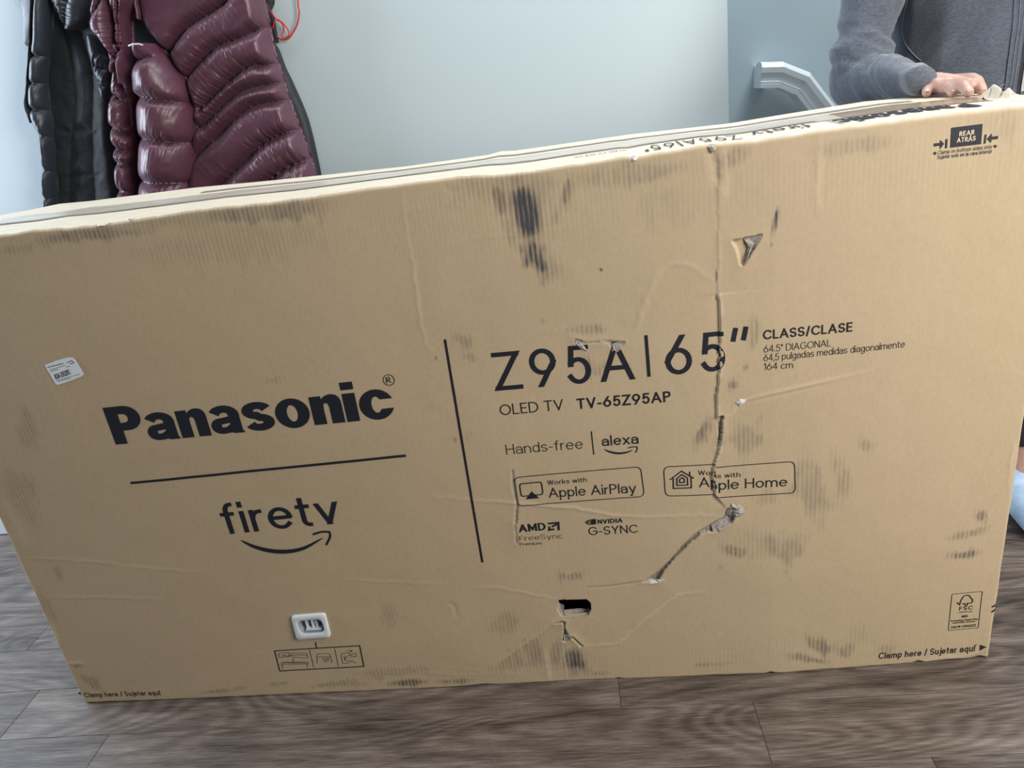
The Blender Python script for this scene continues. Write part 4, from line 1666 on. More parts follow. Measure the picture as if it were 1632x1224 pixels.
pg = mat_noisy('grey_liner_paper', (0.20, 0.175, 0.155), (0.46, 0.42, 0.38), 300, 0.7, 0.6)
wp = mat_noisy('pale_paper', (0.45, 0.42, 0.38), (0.72, 0.70, 0.67), 200, 0.7, 0.4)
curl('torn_flap', [(1172, 641), (1178, 635), (1190, 635), (1186, 642), (1178, 647)], 0.004, wp, 'small pale paper curl', 3)
curl('torn_flap', [(1186, 381), (1200, 378), (1215, 373), (1209, 384), (1200, 396), (1196, 402), (1191, 414), (1186, 423), (1188, 408), (1192, 395)], 0.006, pg, 'crumpled grey liner in the triangular hole', 4)
curl('torn_flap', [(1159, 812), (1165, 801), (1176, 802), (1184, 808), (1188, 816), (1180, 822), (1172, 821), (1165, 826), (1158, 822)], 0.008, pg, 'crumpled grey scrap at the head of the gash', 5)
curl('torn_flap', [(1134, 838), (1148, 830), (1160, 824), (1166, 832), (1156, 840), (1146, 848), (1136, 848)], 0.005, pg, None, 6)
curl('torn_flap', [(916, 541), (925, 544), (932, 552), (936, 560), (926, 556), (919, 549)], 0.003, pg, None, 7)
curl('torn_flap', [(974, 548), (985, 544), (996, 547), (990, 556), (983, 561), (978, 556)], 0.003, pg, None, 8)
curl('torn_flap', [(898, 1012), (904, 1010), (912, 1016), (904, 1020), (899, 1022)], 0.003, pg, None, 9)
curl('torn_flap', [(1006, 252), (1012, 246), (1018, 249), (1014, 256), (1009, 257)], 0.006, wp, 'white paper curl on the top rim', 10)
curl('torn_flap', [(1034, 924), (1052, 922), (1060, 922), (1048, 928), (1034, 930)], 0.002, wp, None, 11)
curl('torn_flap', [(1127, 234), (1134, 229), (1142, 231), (1140, 240), (1134, 244)], 0.006, M['kraft_in'], None, 12)
curl('torn_flap', [(152, 358), (160, 357), (176, 354), (168, 360), (156, 361)], 0.004, M['kraft_top'], None, 13)
curl('torn_flap', [(200, 353), (204, 348), (216, 347), (208, 352), (204, 355)], 0.004, wp, None, 14)

# crushed flap end at the right of the top, behind the hand
q0 = [(1570, 152), (1575, 144), (1582, 136), (1592, 140), (1596, 146), (1606, 144), (1618, 150), (1640, 152), (1670, 150)]
base = [atZ(px, 158 + (px - 1568) * -0.02, H_ + .004) for px, _ in q0]
top_ = [np.array(atY(px, py, b[1] + 0.012)) for (px, py), b in zip(q0, base)]
bk = [t + np.array([0.004, 0.05, -0.020]) for t in top_]
fr = [b + np.array([0, -0.03, -0.002]) for b in base]
rows = [fr, base, [(0.5 * b + 0.5 * t + np.array([0, 0.004 * (-1) ** i, 0.002])) for i, (b, t) in enumerate(zip(base, top_))], top_, bk]
G = np.array(rows).transpose(1, 0, 2)
Gs = np.array([smooth_poly(G[:, k], 40) for k in range(5)]).transpose(1, 0, 2)
Gs = np.array([smooth_poly(Gs[i], 14) for i in range(40)])
nz = vnoise(Gs.reshape(-1, 3)[:, [0, 1]], (90, 90), 44).reshape(40, 14)
Gs[..., 2] += 0.004 * nz * (Gs[..., 2] > H_ + 0.006)
Gs[..., 1] += 0.003 * nz
keepi = Gs[:, 0, 0] < W_ + 0.02
Gs = Gs[keepi]
mesh_obj('crushed_flap', Gs.reshape(-1, 3), grid_faces(len(Gs), 14), M['kraft_top'], carton, True, (0, 0, 0))['label'] = 'crushed torn end of the top flap'

# ------------------------------------------------------------------ handrail on the stair wall
hr = empty('handrail', (0, 0, 0))
YR = SY - 0.045
path = [atY(1206, 121, YR), atY(1237, 120, YR), atY(1272, 134, YR), atY(1312, 186, YR)]
path = [np.array([p[0], 0, p[2]]) for p in path]
dl = path[3] - path[2]
dl /= np.linalg.norm(dl)
path[3] = path[2] + dl * 0.95
# profile (out from wall toward room = -Y, up)
prof = [(0.024, -0.030), (0.024, 0.022), (0.019, 0.030), (0.008, 0.034), (-0.008, 0.034), (-0.019, 0.030), (-0.0245, 0.021), (-0.0245, 0.008),
        (-0.021, -0.006), (-0.020, -0.012), (-0.026, -0.014), (-0.026, -0.0165), (-0.0235, -0.0180), (-0.0285, -0.0195), (-0.0285, -0.030)]
V, Fc = [], []
for i, p in enumerate(path):
    if i == 0:
        t = path[1] - path[0]
    elif i == 3:
        t = path[3] - path[2]
    else:
        a = path[i] - path[i - 1]
        b_ = path[i + 1] - path[i]
        t = a / np.linalg.norm(a) + b_ / np.linalg.norm(b_)
        d1 = a / np.linalg.norm(a)
    t = t / np.linalg.norm(t)
    nrm = np.array([-t[2], 0, t[0]])
    k = 1.0
    if 0 < i < 3:
        k = 1 / max(0.3, abs(nrm @ np.array([-d1[2], 0, d1[0]])))
    for (o_, u_) in prof:
        V.append(p + nrm * u_ * k * 0.98 + np.array([0, YR - 0.012 + o_ * 1.5, 0]))
m = len(prof)
for i in range(3):
    for k in range(m):
        k2 = (k + 1) % m
        Fc.append((i * m + k, i * m + k2, (i + 1) * m + k2, (i + 1) * m + k))
Fc.append(tuple(range(m)))
Fc.append(tuple(3 * m + k for k in range(m))[::-1])
hr.location = (path[2][0], SY - 0.02, path[2][2])
tag(hr, 'white painted wooden handrail sloping down along the stair wall', 'handrail')
mesh_obj('rail', V, Fc, M['trim'], hr, False, None)
for s_ in (0.20, 0.75):
    p = path[2] + dl * s_
    tube([[p[0], SY - 0.003, p[2] - 0.07], [p[0], SY - 0.03, p[2] - 0.065], [p[0], YR, p[2] - 0.035]], 0.007, M['zip'], 'bracket', hr, 8)
bev_box('wall_return', (path[0][0] + 0.018, (YR + 0.02 + SY) / 2 + .003, path[0][2]), (0.03, 0.03, 0.05), M['trim'], hr, 0.003)

# ------------------------------------------------------------------ coats on the wall


def mat_nylon(name, col, rough, coat=0.0, crk=0.35):
    m_, nt, b = new_mat(name)
    L = nt.links
    b.inputs['Base Color'].default_value = (*col, 1)
    b.inputs['Roughness'].default_value = rough
    b.inputs['Specular IOR Level'].default_value = 0.6
    b.inputs['Sheen Weight'].default_value = 0.12
    b.inputs['Sheen Roughness'].default_value = 0.4
    tc = N(nt, 'ShaderNodeTexCoord')
    n_ = N(nt, 'ShaderNodeTexNoise')
    n_.inputs['Scale'].default_value = 45
    n_.inputs['Detail'].default_value = 4
    n_.inputs['Distortion'].default_value = 0.8
    L.new(tc.outputs['Object'], n_.inputs['Vector'])
    bp = N(nt, 'ShaderNodeBump')
    bp.inputs['Strength'].default_value = crk
    bp.inputs['Distance'].default_value = 0.004
    L.new(n_.outputs['Fac'], bp.inputs['Height'])
    L.new(bp.outputs['Normal'], b.inputs['Normal'])
    return m_


M['maroon'] = mat_nylon('maroon_nylon', (0.088, 0.030, 0.050), 0.40, crk=0.2)
M['navy'] = mat_nylon('black_nylon', (0.022, 0.030, 0.042), 0.45, crk=0.15)
M['lining'] = mat_nylon('dark_lining', (0.005, 0.008, 0.013), 0.65)
M['hood'] = mat_noisy('grey_knit', (0.36, 0.39, 0.42), (0.46, 0.49, 0.52), 220, 0.85, 0.3)


def puff(name, left, right, seams, base, thick, amp, sig, mat, parent, nu_=110, nv_=180, wr=0.004, ws=2.2, label=None, seed=0,
         edge=0.22, back=0.02, gather=(), perp=True):
    """quilted panel: structured patch between a left and right outline (photo px), pillow relief toward the room.
    base: distance of the panel's back from the wall; thick: bulk; amp: baffle loft; sig: seam width px"""
    Lf, Rt = smooth_poly(left, nv_), smooth_poly(right, nv_)
    s = np.linspace(0, 1, nu_)
    P = (Lf[:, None] * (1 - s)[None, :, None] + Rt[:, None] * s[None, :, None])
    Pf = P.reshape(-1, 2)
    e = np.minimum(s, 1 - s)
    prof = np.sqrt(np.clip(1 - (1 - np.clip(e / edge, 0, 1)) ** 2, 0, 1))
    h = thick * np.broadcast_to(prof[None], (nv_, nu_)).ravel().copy()
    dmin = np.full(len(Pf), 1e9)
    wrk = np.zeros(len(Pf))
    for k, sm in enumerate(seams):
        sp_ = smooth_poly(sm, 30)
        d, t = seg_dist(Pf, sp_)
        dmin = np.minimum(dmin, d)
        L_ = np.linalg.norm(np.diff(sp_, axis=0), axis=1).sum()
        ph = vnoise(np.stack([t * L_ / 9.0 * ws, d / 45.0 + 9 * k], 1), (1, 1), seed + 17 * k, 2)
        wrk += ph * np.exp(-(d / 16.0) ** 1.3) * (0.35 + 0.9 * np.clip(vnoise(np.stack([t * L_ / 60.0, 0 * t + 3 * k], 1), (1, 1), seed + 90 + k, 1) + .4, 0, 1))
    lf = 1 - np.exp(-(dmin / sig) ** 1.15)
    pf = np.broadcast_to(prof[None], (nv_, nu_)).ravel()
    h = h + amp * (lf - 0.55) * (0.35 + 0.65 * pf)
    h = h + wr * wrk * (0.3 + 0.7 * pf)
    h = h + 0.004 * vnoise(Pf, (0.03, 0.03), seed + 5)
    h = np.maximum(h, 0.0015)
    h = h.reshape(nv_, nu_)
    Y = WY - base - h
    V = np.zeros((nv_, nu_, 3))
    Yw = WY - base
    for i in range(nv_):
        for j in (0, nu_ - 1):
            pass
    # unproject on the panel's own mean plane so relief is true relief
    d = np.stack([(P[..., 0] - 816) / F, -(P[..., 1] - 612) / F, -np.ones((nv_, nu_))], -1) @ Rm.T
    Ym = WY - base - thick
    t = (Ym - CAM[1]) / d[..., 1]
    V[..., 0] = CAM[0] + t * d[..., 0]
    V[..., 2] = CAM[2] + t * d[..., 2]
    V[..., 1] = Y
    B = V.copy()
    B[..., 1] = WY - base + back * 0
    # closed shell: front grid + coarse flat back joined along the sides
    verts = np.vstack([V.reshape(-1, 3), B.reshape(-1, 3)])
    n_ = nv_ * nu_
    f1 = grid_faces(nv_, nu_)
    f2 = f1[:, ::-1] + n_
    ring = []
    idxs = [i * nu_ for i in range(nv_)] + [(nv_ - 1) * nu_ + j for j in range(1, nu_)] + \
           [i * nu_ + nu_ - 1 for i in range(nv_ - 2, -1, -1)] + [j for j in range(nu_ - 2, 0, -1)]
    for a, b_ in zip(idxs, idxs[1:] + idxs[:1]):
        ring.append((a, b_, b_ + n_, a + n_))
    fcs = np.vstack([f1[:, ::-1], f2[:, ::-1], np.array(ring)[:, ::-1]])
    o = mesh_obj(name, verts, fcs, mat, parent, True, None)
    if label:
        o['label'] = label
    return o


def cpx(x, y):
    return (120 + x / 4.08, y / 4.08)


mj = empty('maroon_jacket', tuple(atY(330, 250, WY - 0.01)))
tag(mj, 'shiny maroon quilted down jacket hanging on the wall', 'jacket')
# dark inside seen between body and sleeve
puff('lining', [(190, -40), (192, 60), (200, 120), (210, 250), (215, 345)], [(262, -40), (275, 60), (300, 150), (330, 250), (340, 320)], [], 0.012, 0.02, 0, 5,
     M['lining'], mj, 30, 50)
puff('front_placket', [(402, -40), (405, 10), (409, 36), (420, 72), (430, 108), (450, 155), (474, 220), (492, 290), (498, 310)],
     [(412, -40), (413, 10), (417, 36), (433, 68), (440, 79), (451, 108), (464, 135), (487, 190), (502, 250), (512, 300)], [], 0.008, 0.022, 0.0, 4,
     M['lining'], mj, 24, 90, label='black zip edge of the jacket front', edge=.5)
body_l = [(196, -40), (214, 0), (224, 40), (243, 66), (262, 86), (276, 108), (290, 130), (300, 160), (302, 200), (297, 260), (292, 330)]
body_r = [(400, -40), (411, 0), (419, 45), (428, 85), (438, 115), (447, 145), (457, 175), (472, 215), (488, 260), (502, 310)]
sm = [
    [(258, 88), (270, 76), (291, 47), (310, 32), (328, 22), (356, 2), (380, -30)],
    [(289, 129), (306, 110), (336, 78), (352, 69), (372, 62), (390, 55), (410, 44), (421, 42)],
    [(318, 172), (330, 160), (342, 148), (365, 125), (385, 110), (402, 102), (416, 103), (434, 101)],
    [(322, 200), (328, 194), (353, 168), (377, 148), (397, 140), (420, 135), (446, 131)],
    [(300, 262), (320, 240), (345, 217), (366, 195), (390, 174), (412, 165), (436, 162), (458, 160)],
    [(344, 300), (360, 284), (390, 255), (414, 231), (439, 217), (460, 210), (478, 206)],
    [(400, 310), (421, 292), (451, 270), (470, 261), (492, 253)],
    [(296, 212), (308, 205), (322, 200)],
]
puff('jacket_body', body_l, body_r, sm, 0.03, 0.055, 0.034, 7.5, M['maroon'], mj, 230, 300, 0.0070, 2.4, edge=0.10, seed=3)
# sleeve hanging in front of the body
sl_l = [(206, 68), (200, 84), (199, 100), (194, 118), (193, 145), (197, 157), (198, 190), (200, 221), (202, 250), (202, 290), (203, 345)]
sl_r = [(230, 68), (240, 84), (254, 100), (268, 118), (280, 140), (286, 160), (291, 195), (292, 226), (292, 260), (290, 296), (289, 345)]
ssl = [[(196, 93), (215, 95), (232, 90)],
       [(190, 155), (205, 157), (220, 155), (238, 157), (260, 161), (292, 168)],
       [(196, 222), (212, 224), (232, 223), (255, 226), (296, 232)],
       [(198, 291), (215, 292), (235, 293), (260, 293), (294, 297)],
       [(198, 352), (240, 354), (290, 352)]]
puff('sleeve', sl_l, sl_r, ssl, 0.055, 0.085, 0.030, 8, M['maroon'], mj, 120, 260, 0.0055, 2.6, edge=0.5, seed=8)
# pale piped cuff rim
tube([atY(205, 73, WY - .156), atY(210, 71, WY - .160), atY(220, 70, WY - .160), atY(228, 72, WY - .156)], 0.0016, simple('pale_piping', (.6, .58, .62), .5), 'cuff_piping', mj, 6)
# outer panel left of the sleeve
puff('side_panel', [(168, 96), (171, 112), (166, 135), (163, 165), (163, 200), (168, 225), (173, 260), (180, 345)],
     [(190, 60), (206, 100), (214, 130), (206, 160), (206, 200), (207, 230), (208, 270), (208, 345)],
     [[(160, 148), (178, 155), (196, 162)], [(160, 202), (180, 207), (200, 216)], [(166, 236), (184, 238), (206, 243)], [(170, 262), (190, 262), (206, 266)],
      [(172, 305), (190, 306), (208, 308)], [(184, 90), (190, 130), (197, 170), (199, 200)]],
     0.045, 0.06, 0.024, 6, M['maroon'], mj, 70, 200, 0.0055, 2.6, edge=0.45, seed=21)
# hood / collar gathered at the upper left
puff('hood', [(146, -40), (133, 0), (128, 22), (134, 45), (148, 64), (162, 82), (170, 96), (176, 110)],
     [(205, -40), (198, 0), (184, 25), (182, 50), (184, 75), (188, 95), (184, 108), (182, 118)],
     [[(126, 38), (138, 26), (150, 12), (158, -6)], [(166, -40), (168, 0), (174, 30), (178, 60), (177, 92)], [(150, 60), (164, 78), (178, 92)]],
     0.05, 0.075, 0.028, 6, M['maroon'], mj, 90, 160, 0.005, 3.0, edge=0.45, seed=33)
puff('hood', [(180, -40), (172, 0), (174, 30), (178, 55), (180, 80), (183, 108), (188, 130)],
     [(214, -40), (202, 0), (190, 20), (188, 48), (190, 72), (196, 100), (196, 135)],
     [[(190, -40), (186, 0), (182, 30), (185, 60), (184, 90)]],
     0.06, 0.07, 0.024, 4, M['maroon'], mj, 50, 160, 0.007, 3.0, edge=0.5, seed=37)
puff('hood_fold', [(208, -40), (208, 0), (209, 14), (212, 24)], [(224, -40), (220, 0), (224, 20), (224, 34)], [], 0.05, 0.05, 0.0, 5, M['maroon'], mj, 24, 40, edge=.5)

bj = empty('black_jacket', tuple(atY(110, 250, WY - 0.01)))
tag(bj, 'black quilted down jacket hanging open at the far left of the wall', 'jacket')
puff('lining', [(60, -40), (58, 20), (52, 60), (50, 120), (52, 180), (60, 240), (66, 300), (66, 345)],
     [(160, -40), (165, 30), (174, 90), (176, 160), (176, 220), (184, 280), (190, 345)],
     [[(70, -20), (95, 40), (112, 100), (118, 160), (112, 230), (108, 340)], [(100, 0), (130, 60), (146, 120), (146, 220), (152, 340)],
      [(108, 210), (130, 206), (150, 212)], [(110, 282), (130, 278), (152, 280)]],
     0.004, 0.024, 0.008, 9, M['lining'], bj, 120, 200, 0.001, 1.0, edge=0.12, seed=51)
puff('front_panel', [(50, -40), (48, 10), (46, 50), (41, 90), (39, 130), (38, 165), (42, 192), (53, 215), (60, 245), (62, 290), (62, 320), (66, 345)],
     [(72, -40), (70, 10), (70, 50), (67, 90), (64, 133), (68, 170), (72, 195), (74, 220), (77, 255), (79, 300), (80, 345)],
     [[(40, 88), (55, 89), (70, 91)], [(36, 132), (50, 133), (68, 134)], [(36, 174), (55, 175), (78, 180)], [(48, 216), (62, 217), (76, 221)],
      [(58, 268), (68, 272), (78, 276)], [(60, 312), (70, 318), (80, 318)]],
     0.022, 0.04, 0.014, 5, M['navy'], bj, 60, 240, 0.003, 2.0, edge=0.5, seed=55)
puff('zip_edge', [(47, -40), (46, 20), (42, 90), (39, 135), (35, 165), (40, 185), (46, 196)], [(50, -40), (50, 20), (46, 90), (44, 135), (44, 165), (48, 185), (50, 196)],
     [], 0.03, 0.03, 0, 4, M['lining'], bj, 10, 90, 0, edge=.5)
puff('collar', [(66, -40), (68, 0), (78, 18), (88, 34), (98, 44)], [(150, -40), (142, 0), (136, 18), (130, 34), (112, 48)],
     [[(70, 0), (84, 16), (94, 36)], [(110, -30), (102, 10), (98, 40)]], 0.03, 0.03, 0.012, 5, M['navy'], bj, 80, 60, 0.004, 3, edge=.4, seed=61)
puff('sleeve', [(134, 55), (136, 85), (142, 110), (150, 135), (158, 150)], [(152, 60), (160, 85), (170, 100), (172, 130), (170, 160)],
     [[(130, 98), (150, 104), (172, 112)], [(140, 128), (156, 132), (174, 140)]], 0.022, 0.02, 0.008, 5, M['navy'], bj, 50, 90, 0.004, 3, edge=.5, seed=66)

gh = empty('grey_sweater', tuple(atY(38, 20, WY - 0.01)))
tag(gh, 'pale grey sweater edge showing behind the black jacket', 'sweater')
puff('sweater_side', [(18, -40), (22, 0), (34, 12), (37, 40), (38, 66)], [(60, -40), (58, 0), (52, 20), (48, 50), (42, 74)], [], 0.0005, 0.003, 0, 5, M['hood'], gh, 24, 50, edge=.4)

# black webbing strap and red drawcord hanging beside the maroon jacket
sb = empty('webbing_strap', tuple(atY(430, 40, WY - 0.02)))
tag(sb, 'black webbing strap hanging at the right edge of the maroon jacket', 'strap')
puff('strap_webbing', [(423, -40), (424, 5), (428, 30), (433, 55), (435, 68)], [(431, -40), (429, 5), (436, 28), (441, 55), (443, 68)], [], 0.001, 0.006, 0, 4, M['strap'], sb, 10, 60, 0, edge=.3)
puff('strap_end', [(419, -30), (419, 0), (420, 12)], [(430, -30), (430, 2), (426, 14)], [[(400, 6), (430, 6)]], 0.001, 0.03, 0.01, 4, M['lining'], sb, 24, 40, 0.003, edge=.45)
cord = empty('red_drawcord', tuple(atY(456, 50, WY - 0.02)))
tag(cord, 'thin red drawcord looping against the wall beside the black strap', 'cord')
rp = [(427, 12), (434, 22), (441, 31), (450, 36), (458, 46), (461, 55), (456, 60), (449, 57), (452, 50), (451, 40), (443, 31), (437, 36), (434, 46)]
pts = np.array([atY(px, py, WY - 0.012 - 0.004 * (i % 2)) for i, (px, py) in enumerate(rp)])
tube(smooth_poly(pts, 60), 0.0016, M['red'], 'cord_loop', cord, 8)
rp = [(475, -25), (475, 5), (477, 20), (474, 38), (467, 52), (459, 62), (448, 62), (441, 58)]
pts = np.array([atY(px, py, WY - 0.010) for px, py in rp])
tube(smooth_poly(pts, 50), 0.0018, M['red'], 'cord_tail', cord, 8)

# ------------------------------------------------------------------ person behind the box


def capsule(bm, p0, p1, r0, r1, seg=16, sc=None):
    """closed tapered limb with round ends"""
    p0, p1 = np.array(p0, float), np.array(p1, float)
    d = p1 - p0
    L_ = np.linalg.norm(d)
    d = d / (L_ + 1e-9) if L_ > 1e-6 else np.array([0, 0, 1.0])
    a = np.cross(d, [0, 0, 1.0] if abs(d[2]) < .9 else [0, 1.0, 0])
    a /= np.linalg.norm(a)
    b = np.cross(d, a)
    if sc is None:
        sc = np.ones(3)
    rings = [(p0 - d * r0 * math.cos(t), r0 * math.sin(t)) for t in np.linspace(0.02, PI / 2, 6)] + \
            [(p1 + d * r1 * math.sin(t), r1 * math.cos(t)) for t in np.linspace(0, PI / 2 - 0.02, 6)]
    vs = []
    mid = (p0 + p1) / 2
    for c, r in rings:
        row = []
        for k in range(seg):
            th = 2 * PI * k / seg
            q = c + r * (math.cos(th) * a + math.sin(th) * b)
            q = mid + (q - mid) * sc
            row.append(bm.verts.new(q))
        vs.append(row)
    for i in range(len(vs) - 1):
        for k in range(seg):
            bm.faces.new((vs[i][k], vs[i][(k + 1) % seg], vs[i + 1][(k + 1) % seg], vs[i + 1][k]))
    bm.faces.new(vs[0][::-1])
    bm.faces.new(vs[-1])


def blend(name, caps, voxel, mat, parent, smooth_it=6, fac=0.5, cut=None, relief=None):
    bm = bmesh.new()
    for c in caps:
        capsule(bm, *c[:4], sc=np.array(c[4]) if len(c) > 4 else None)
    bmesh.ops.recalc_face_normals(bm, faces=bm.faces)
    me = bpy.data.meshes.new(name)
    bm.to_mesh(me)
    bm.free()
    tmp = bpy.data.objects.new(name, me)
    COL.objects.link(tmp)
    r = tmp.modifiers.new('r', 'REMESH')
    r.mode = 'VOXEL'
    r.voxel_size = voxel
    sm_ = tmp.modifiers.new('s', 'SMOOTH')
    sm_.iterations = smooth_it
    sm_.factor = fac
    dg = bpy.context.evaluated_depsgraph_get()
    me2 = bpy.data.meshes.new_from_object(tmp.evaluated_get(dg))
    bpy.data.objects.remove(tmp)
    bpy.data.meshes.remove(me)
    me2.name = name
    if relief is not None:
        n_ = len(me2.vertices)
        co = np.empty(n_ * 3)
        no = np.empty(n_ * 3)
        me2.vertices.foreach_get('co', co)
        me2.vertex_normals.foreach_get('vector', no)
        co, no = co.reshape(-1, 3), no.reshape(-1, 3)
        co = co + no * relief(co)[:, None]
        me2.vertices.foreach_set('co', co.ravel())
        me2.update()
    if cut is not None:
        bm = bmesh.new()
        bm.from_mesh(me2)
        for co_, no_ in cut:
            bmesh.ops.bisect_plane(bm, geom=bm.verts[:] + bm.edges[:] + bm.faces[:], plane_co=co_, plane_no=no_, clear_outer=True)
            be = [e for e in bm.edges if e.is_boundary]
            bmesh.ops.holes_fill(bm, edges=be)
        bm.to_mesh(me2)
        bm.free()
    me2.polygons.foreach_set('use_smooth', [True] * len(me2.polygons))
    me2.materials.clear()
    me2.materials.append(mat)
    return link(name, me2, parent)


M['skin'] = mat_noisy('skin', (0.40, 0.235, 0.185), (0.50, 0.31, 0.25), 120, 0.5, 0.15, dist=0.0006)
M['skin'].node_tree.nodes['Principled BSDF'].inputs['Subsurface Weight'].default_value = 0.15
M['skin'].node_tree.nodes['Principled BSDF'].inputs['Subsurface Scale'].default_value = 0.01
M['hoodie'] = mat_noisy('grey_heather_fleece', (0.058, 0.068, 0.088), (0.105, 0.120, 0.150), 260, 0.9, 0.35, (0.5, 1, 1.4), 0.0008, 0.3, 0.35)
M['trouser'] = mat_noisy('black_cotton', (0.008, 0.008, 0.010), (0.016, 0.016, 0.02), 300, 0.85, 0.2)
M['slipper'] = mat_noisy('pale_blue_plush', (0.28, 0.42, 0.60), (0.45, 0.58, 0.74), 26, 0.9, 0.5, dist=0.004)
M['nail'] = simple('nail', (0.52, 0.33, 0.28), 0.35)
M['sock'] = simple('charcoal_sock', (0.03, 0.03, 0.033), 0.9)
M['hair'] = simple('dark_hair', (0.02, 0.015, 0.012), 0.6)

man = empty('person', (1.94, 0.53, 0.0))
tag(man, 'person in a grey zip hoodie standing behind the box, right hand resting on its top', 'person')


def zt(x, y):
    return float(ztop(np.array([x]), np.array([y]))[0])


tips_px = {'pinky': (1477, 148), 'ring': (1519, 147), 'middle': (1543, 147), 'index': (1564, 143)}
pips_px = {'pinky': (1474, 144), 'ring': (1505, 139), 'middle': (1528, 136), 'index': (1550, 126)}
rad = {'pinky': (.0082, .0074), 'ring': (.0092, .0082), 'middle': (.0095, .0084), 'index': (.0095, .0084)}
WR = (1.676, .285, .982)
EL = (1.650, .455, .975)
SH = (1.735, .545, 1.375)
fing, nails = [], []
mcp = {}
for k in tips_px:
    z_ = H_ + 0.012
    for _ in range(5):
        T_ = np.array(atZ(*tips_px[k], z_))
        z_ = zt(T_[0], T_[1]) + rad[k][1] + 0.0005
    T_[2] = z_
    Pp = np.array(atY(*pips_px[k], T_[1] + 0.030))
    Mc = np.array([Pp[0] * 0.85 + 1.672 * 0.15, Pp[1] + 0.042, min(0.982, Pp[2] - 0.001)])
    mcp[k] = Mc
    Di = T_ * 0.45 + Pp * 0.55 + [0, -0.002, 0.004]
    r0, r1 = rad[k]
    fing += [(WR, Mc, .016, .0098), (Mc, Pp, .0102, r0 * 1.04), (Pp, Di, r0 * 1.02, r0 * .94), (Di, T_, r0 * .93, r1)]
    nails.append((T_, Di, r1))
fing += [((1.70, .262, .978), (1.722, .240, .974), .014, .0115), ((1.722, .240, .974), (1.728, .212, .970), .0105, .009)]
for a, b_ in (('pinky', 'ring'), ('ring', 'middle'), ('middle', 'index')):
    A_, B_ = np.array(mcp[a]), np.array(mcp[b_])
    fing.append((A_ + [0, .020, -.004], B_ + [0, .020, -.004], .0100, .0100))

HX, HY = 1.945, 0.545
bodycaps = [
    ((HX, HY, 1.62), (HX, HY - .006, 1.55), .078, .062, (1, 1.15, 1)),
    ((HX, HY + .01, 1.40), (HX, HY + .005, 1.53), .058, .052),
    ((HX - .11, HY, 1.39), (HX + .11, HY, 1.39), .06, .06),
    ((HX, HY, 1.28), (HX, HY, 1.05), .15, .13, (1.08, .72, 1)),
    ((HX, HY, .98), (HX, HY, .92), .15, .15, (1.05, .76, 1)),
    (SH, (EL[0], EL[1], EL[2] + .02), .046, .028), ((EL[0], EL[1], EL[2] + .015), WR, .027, .021),
    ((HX + .20, HY, 1.37), (HX + .29, HY + .03, 1.09), .046, .030), ((HX + .29, HY + .03, 1.09), (HX + .30, HY - .06, .85), .030, .023),
    ((HX + .30, HY - .06, .84), (HX + .30, HY - .09, .76), .026, .02, (.7, 1, 1)),
    ((HX - .09, HY, .90), (HX - .10, HY - .02, .50), .082, .056), ((HX - .10, HY - .02, .50), (HX - .10, HY + .01, .09), .055, .036),
    ((HX + .09, HY, .90), (HX + .105, HY - .06, .50), .082, .056), ((HX + .105, HY - .06, .50), (HX + .115, HY - .06, .09), .055, .036),
    ((HX - .10, HY + .02, .04), (HX - .10, HY - .13, .028), .032, .026), ((HX + .115, HY - .05, .04), (HX + .11, HY - .20, .028), .032, .026),
    ((HX, HY - .088, 1.600), (HX, HY - .100, 1.575), .009, .013), ((HX - .085, HY + .005, 1.60), (HX - .087, HY + .008, 1.57), .010, .008),
    ((HX + .085, HY + .005, 1.60), (HX + .087, HY + .008, 1.57), .010, .008), ((HX - .02, HY - .078, 1.537), (HX + .02, HY - .078, 1.537), .008, .008),
    ((HX, HY - .062, 1.505), (HX, HY - .068, 1.50), .018, .016),
]
for k in range(4):
    x_ = HX + .278 + k * .0165 - 0.0
    bodycaps += [((x_ + .0, HY - .10 + 0.006 * k, .77), (x_ + .004, HY - .125 + .005 * k, .70), .0088, .008), ((x_ + .004, HY - .125 + .005 * k, .70), (x_ + .002, HY - .11 + .005 * k, .665), .008, .0072)]
bodycaps += [((HX + .275, HY - .09, .80), (HX + .262, HY - .135, .74), .011, .009)]
body = blend('body', bodycaps + fing, 0.0025, M['skin'], man, 4, 0.5)
for T_, Di, r1 in nails:
    d_ = (T_ - Di) / np.linalg.norm(T_ - Di)
    up = np.array([0, 0, 1.0]) - d_ * d_[2]
    up /= np.linalg.norm(up)
    sd = np.cross(d_, up)
    V, Fc = [], []
    for i in range(6):
        for j in range(7):
            a, t = (i / 5) * .011 - .003, (j / 6 - .5) * 1.5
            rr_ = r1 + .0002
            w_ = 1 - 0.25 * (i / 5 - .4) ** 2 * 2
            V.append(T_ + d_ * (a - .001) + sd * math.sin(t * w_) * rr_ * .86 + up * (math.cos(t * w_) * rr_ - 0.0020 * (i / 5) ** 2))
    mesh_obj('fingernail', V, [(i * 7 + j, i * 7 + j + 1, i * 7 + j + 8, i * 7 + j + 7) for i in range(5) for j in range(6)], M['nail'], man, True)

E2 = np.array(EL)


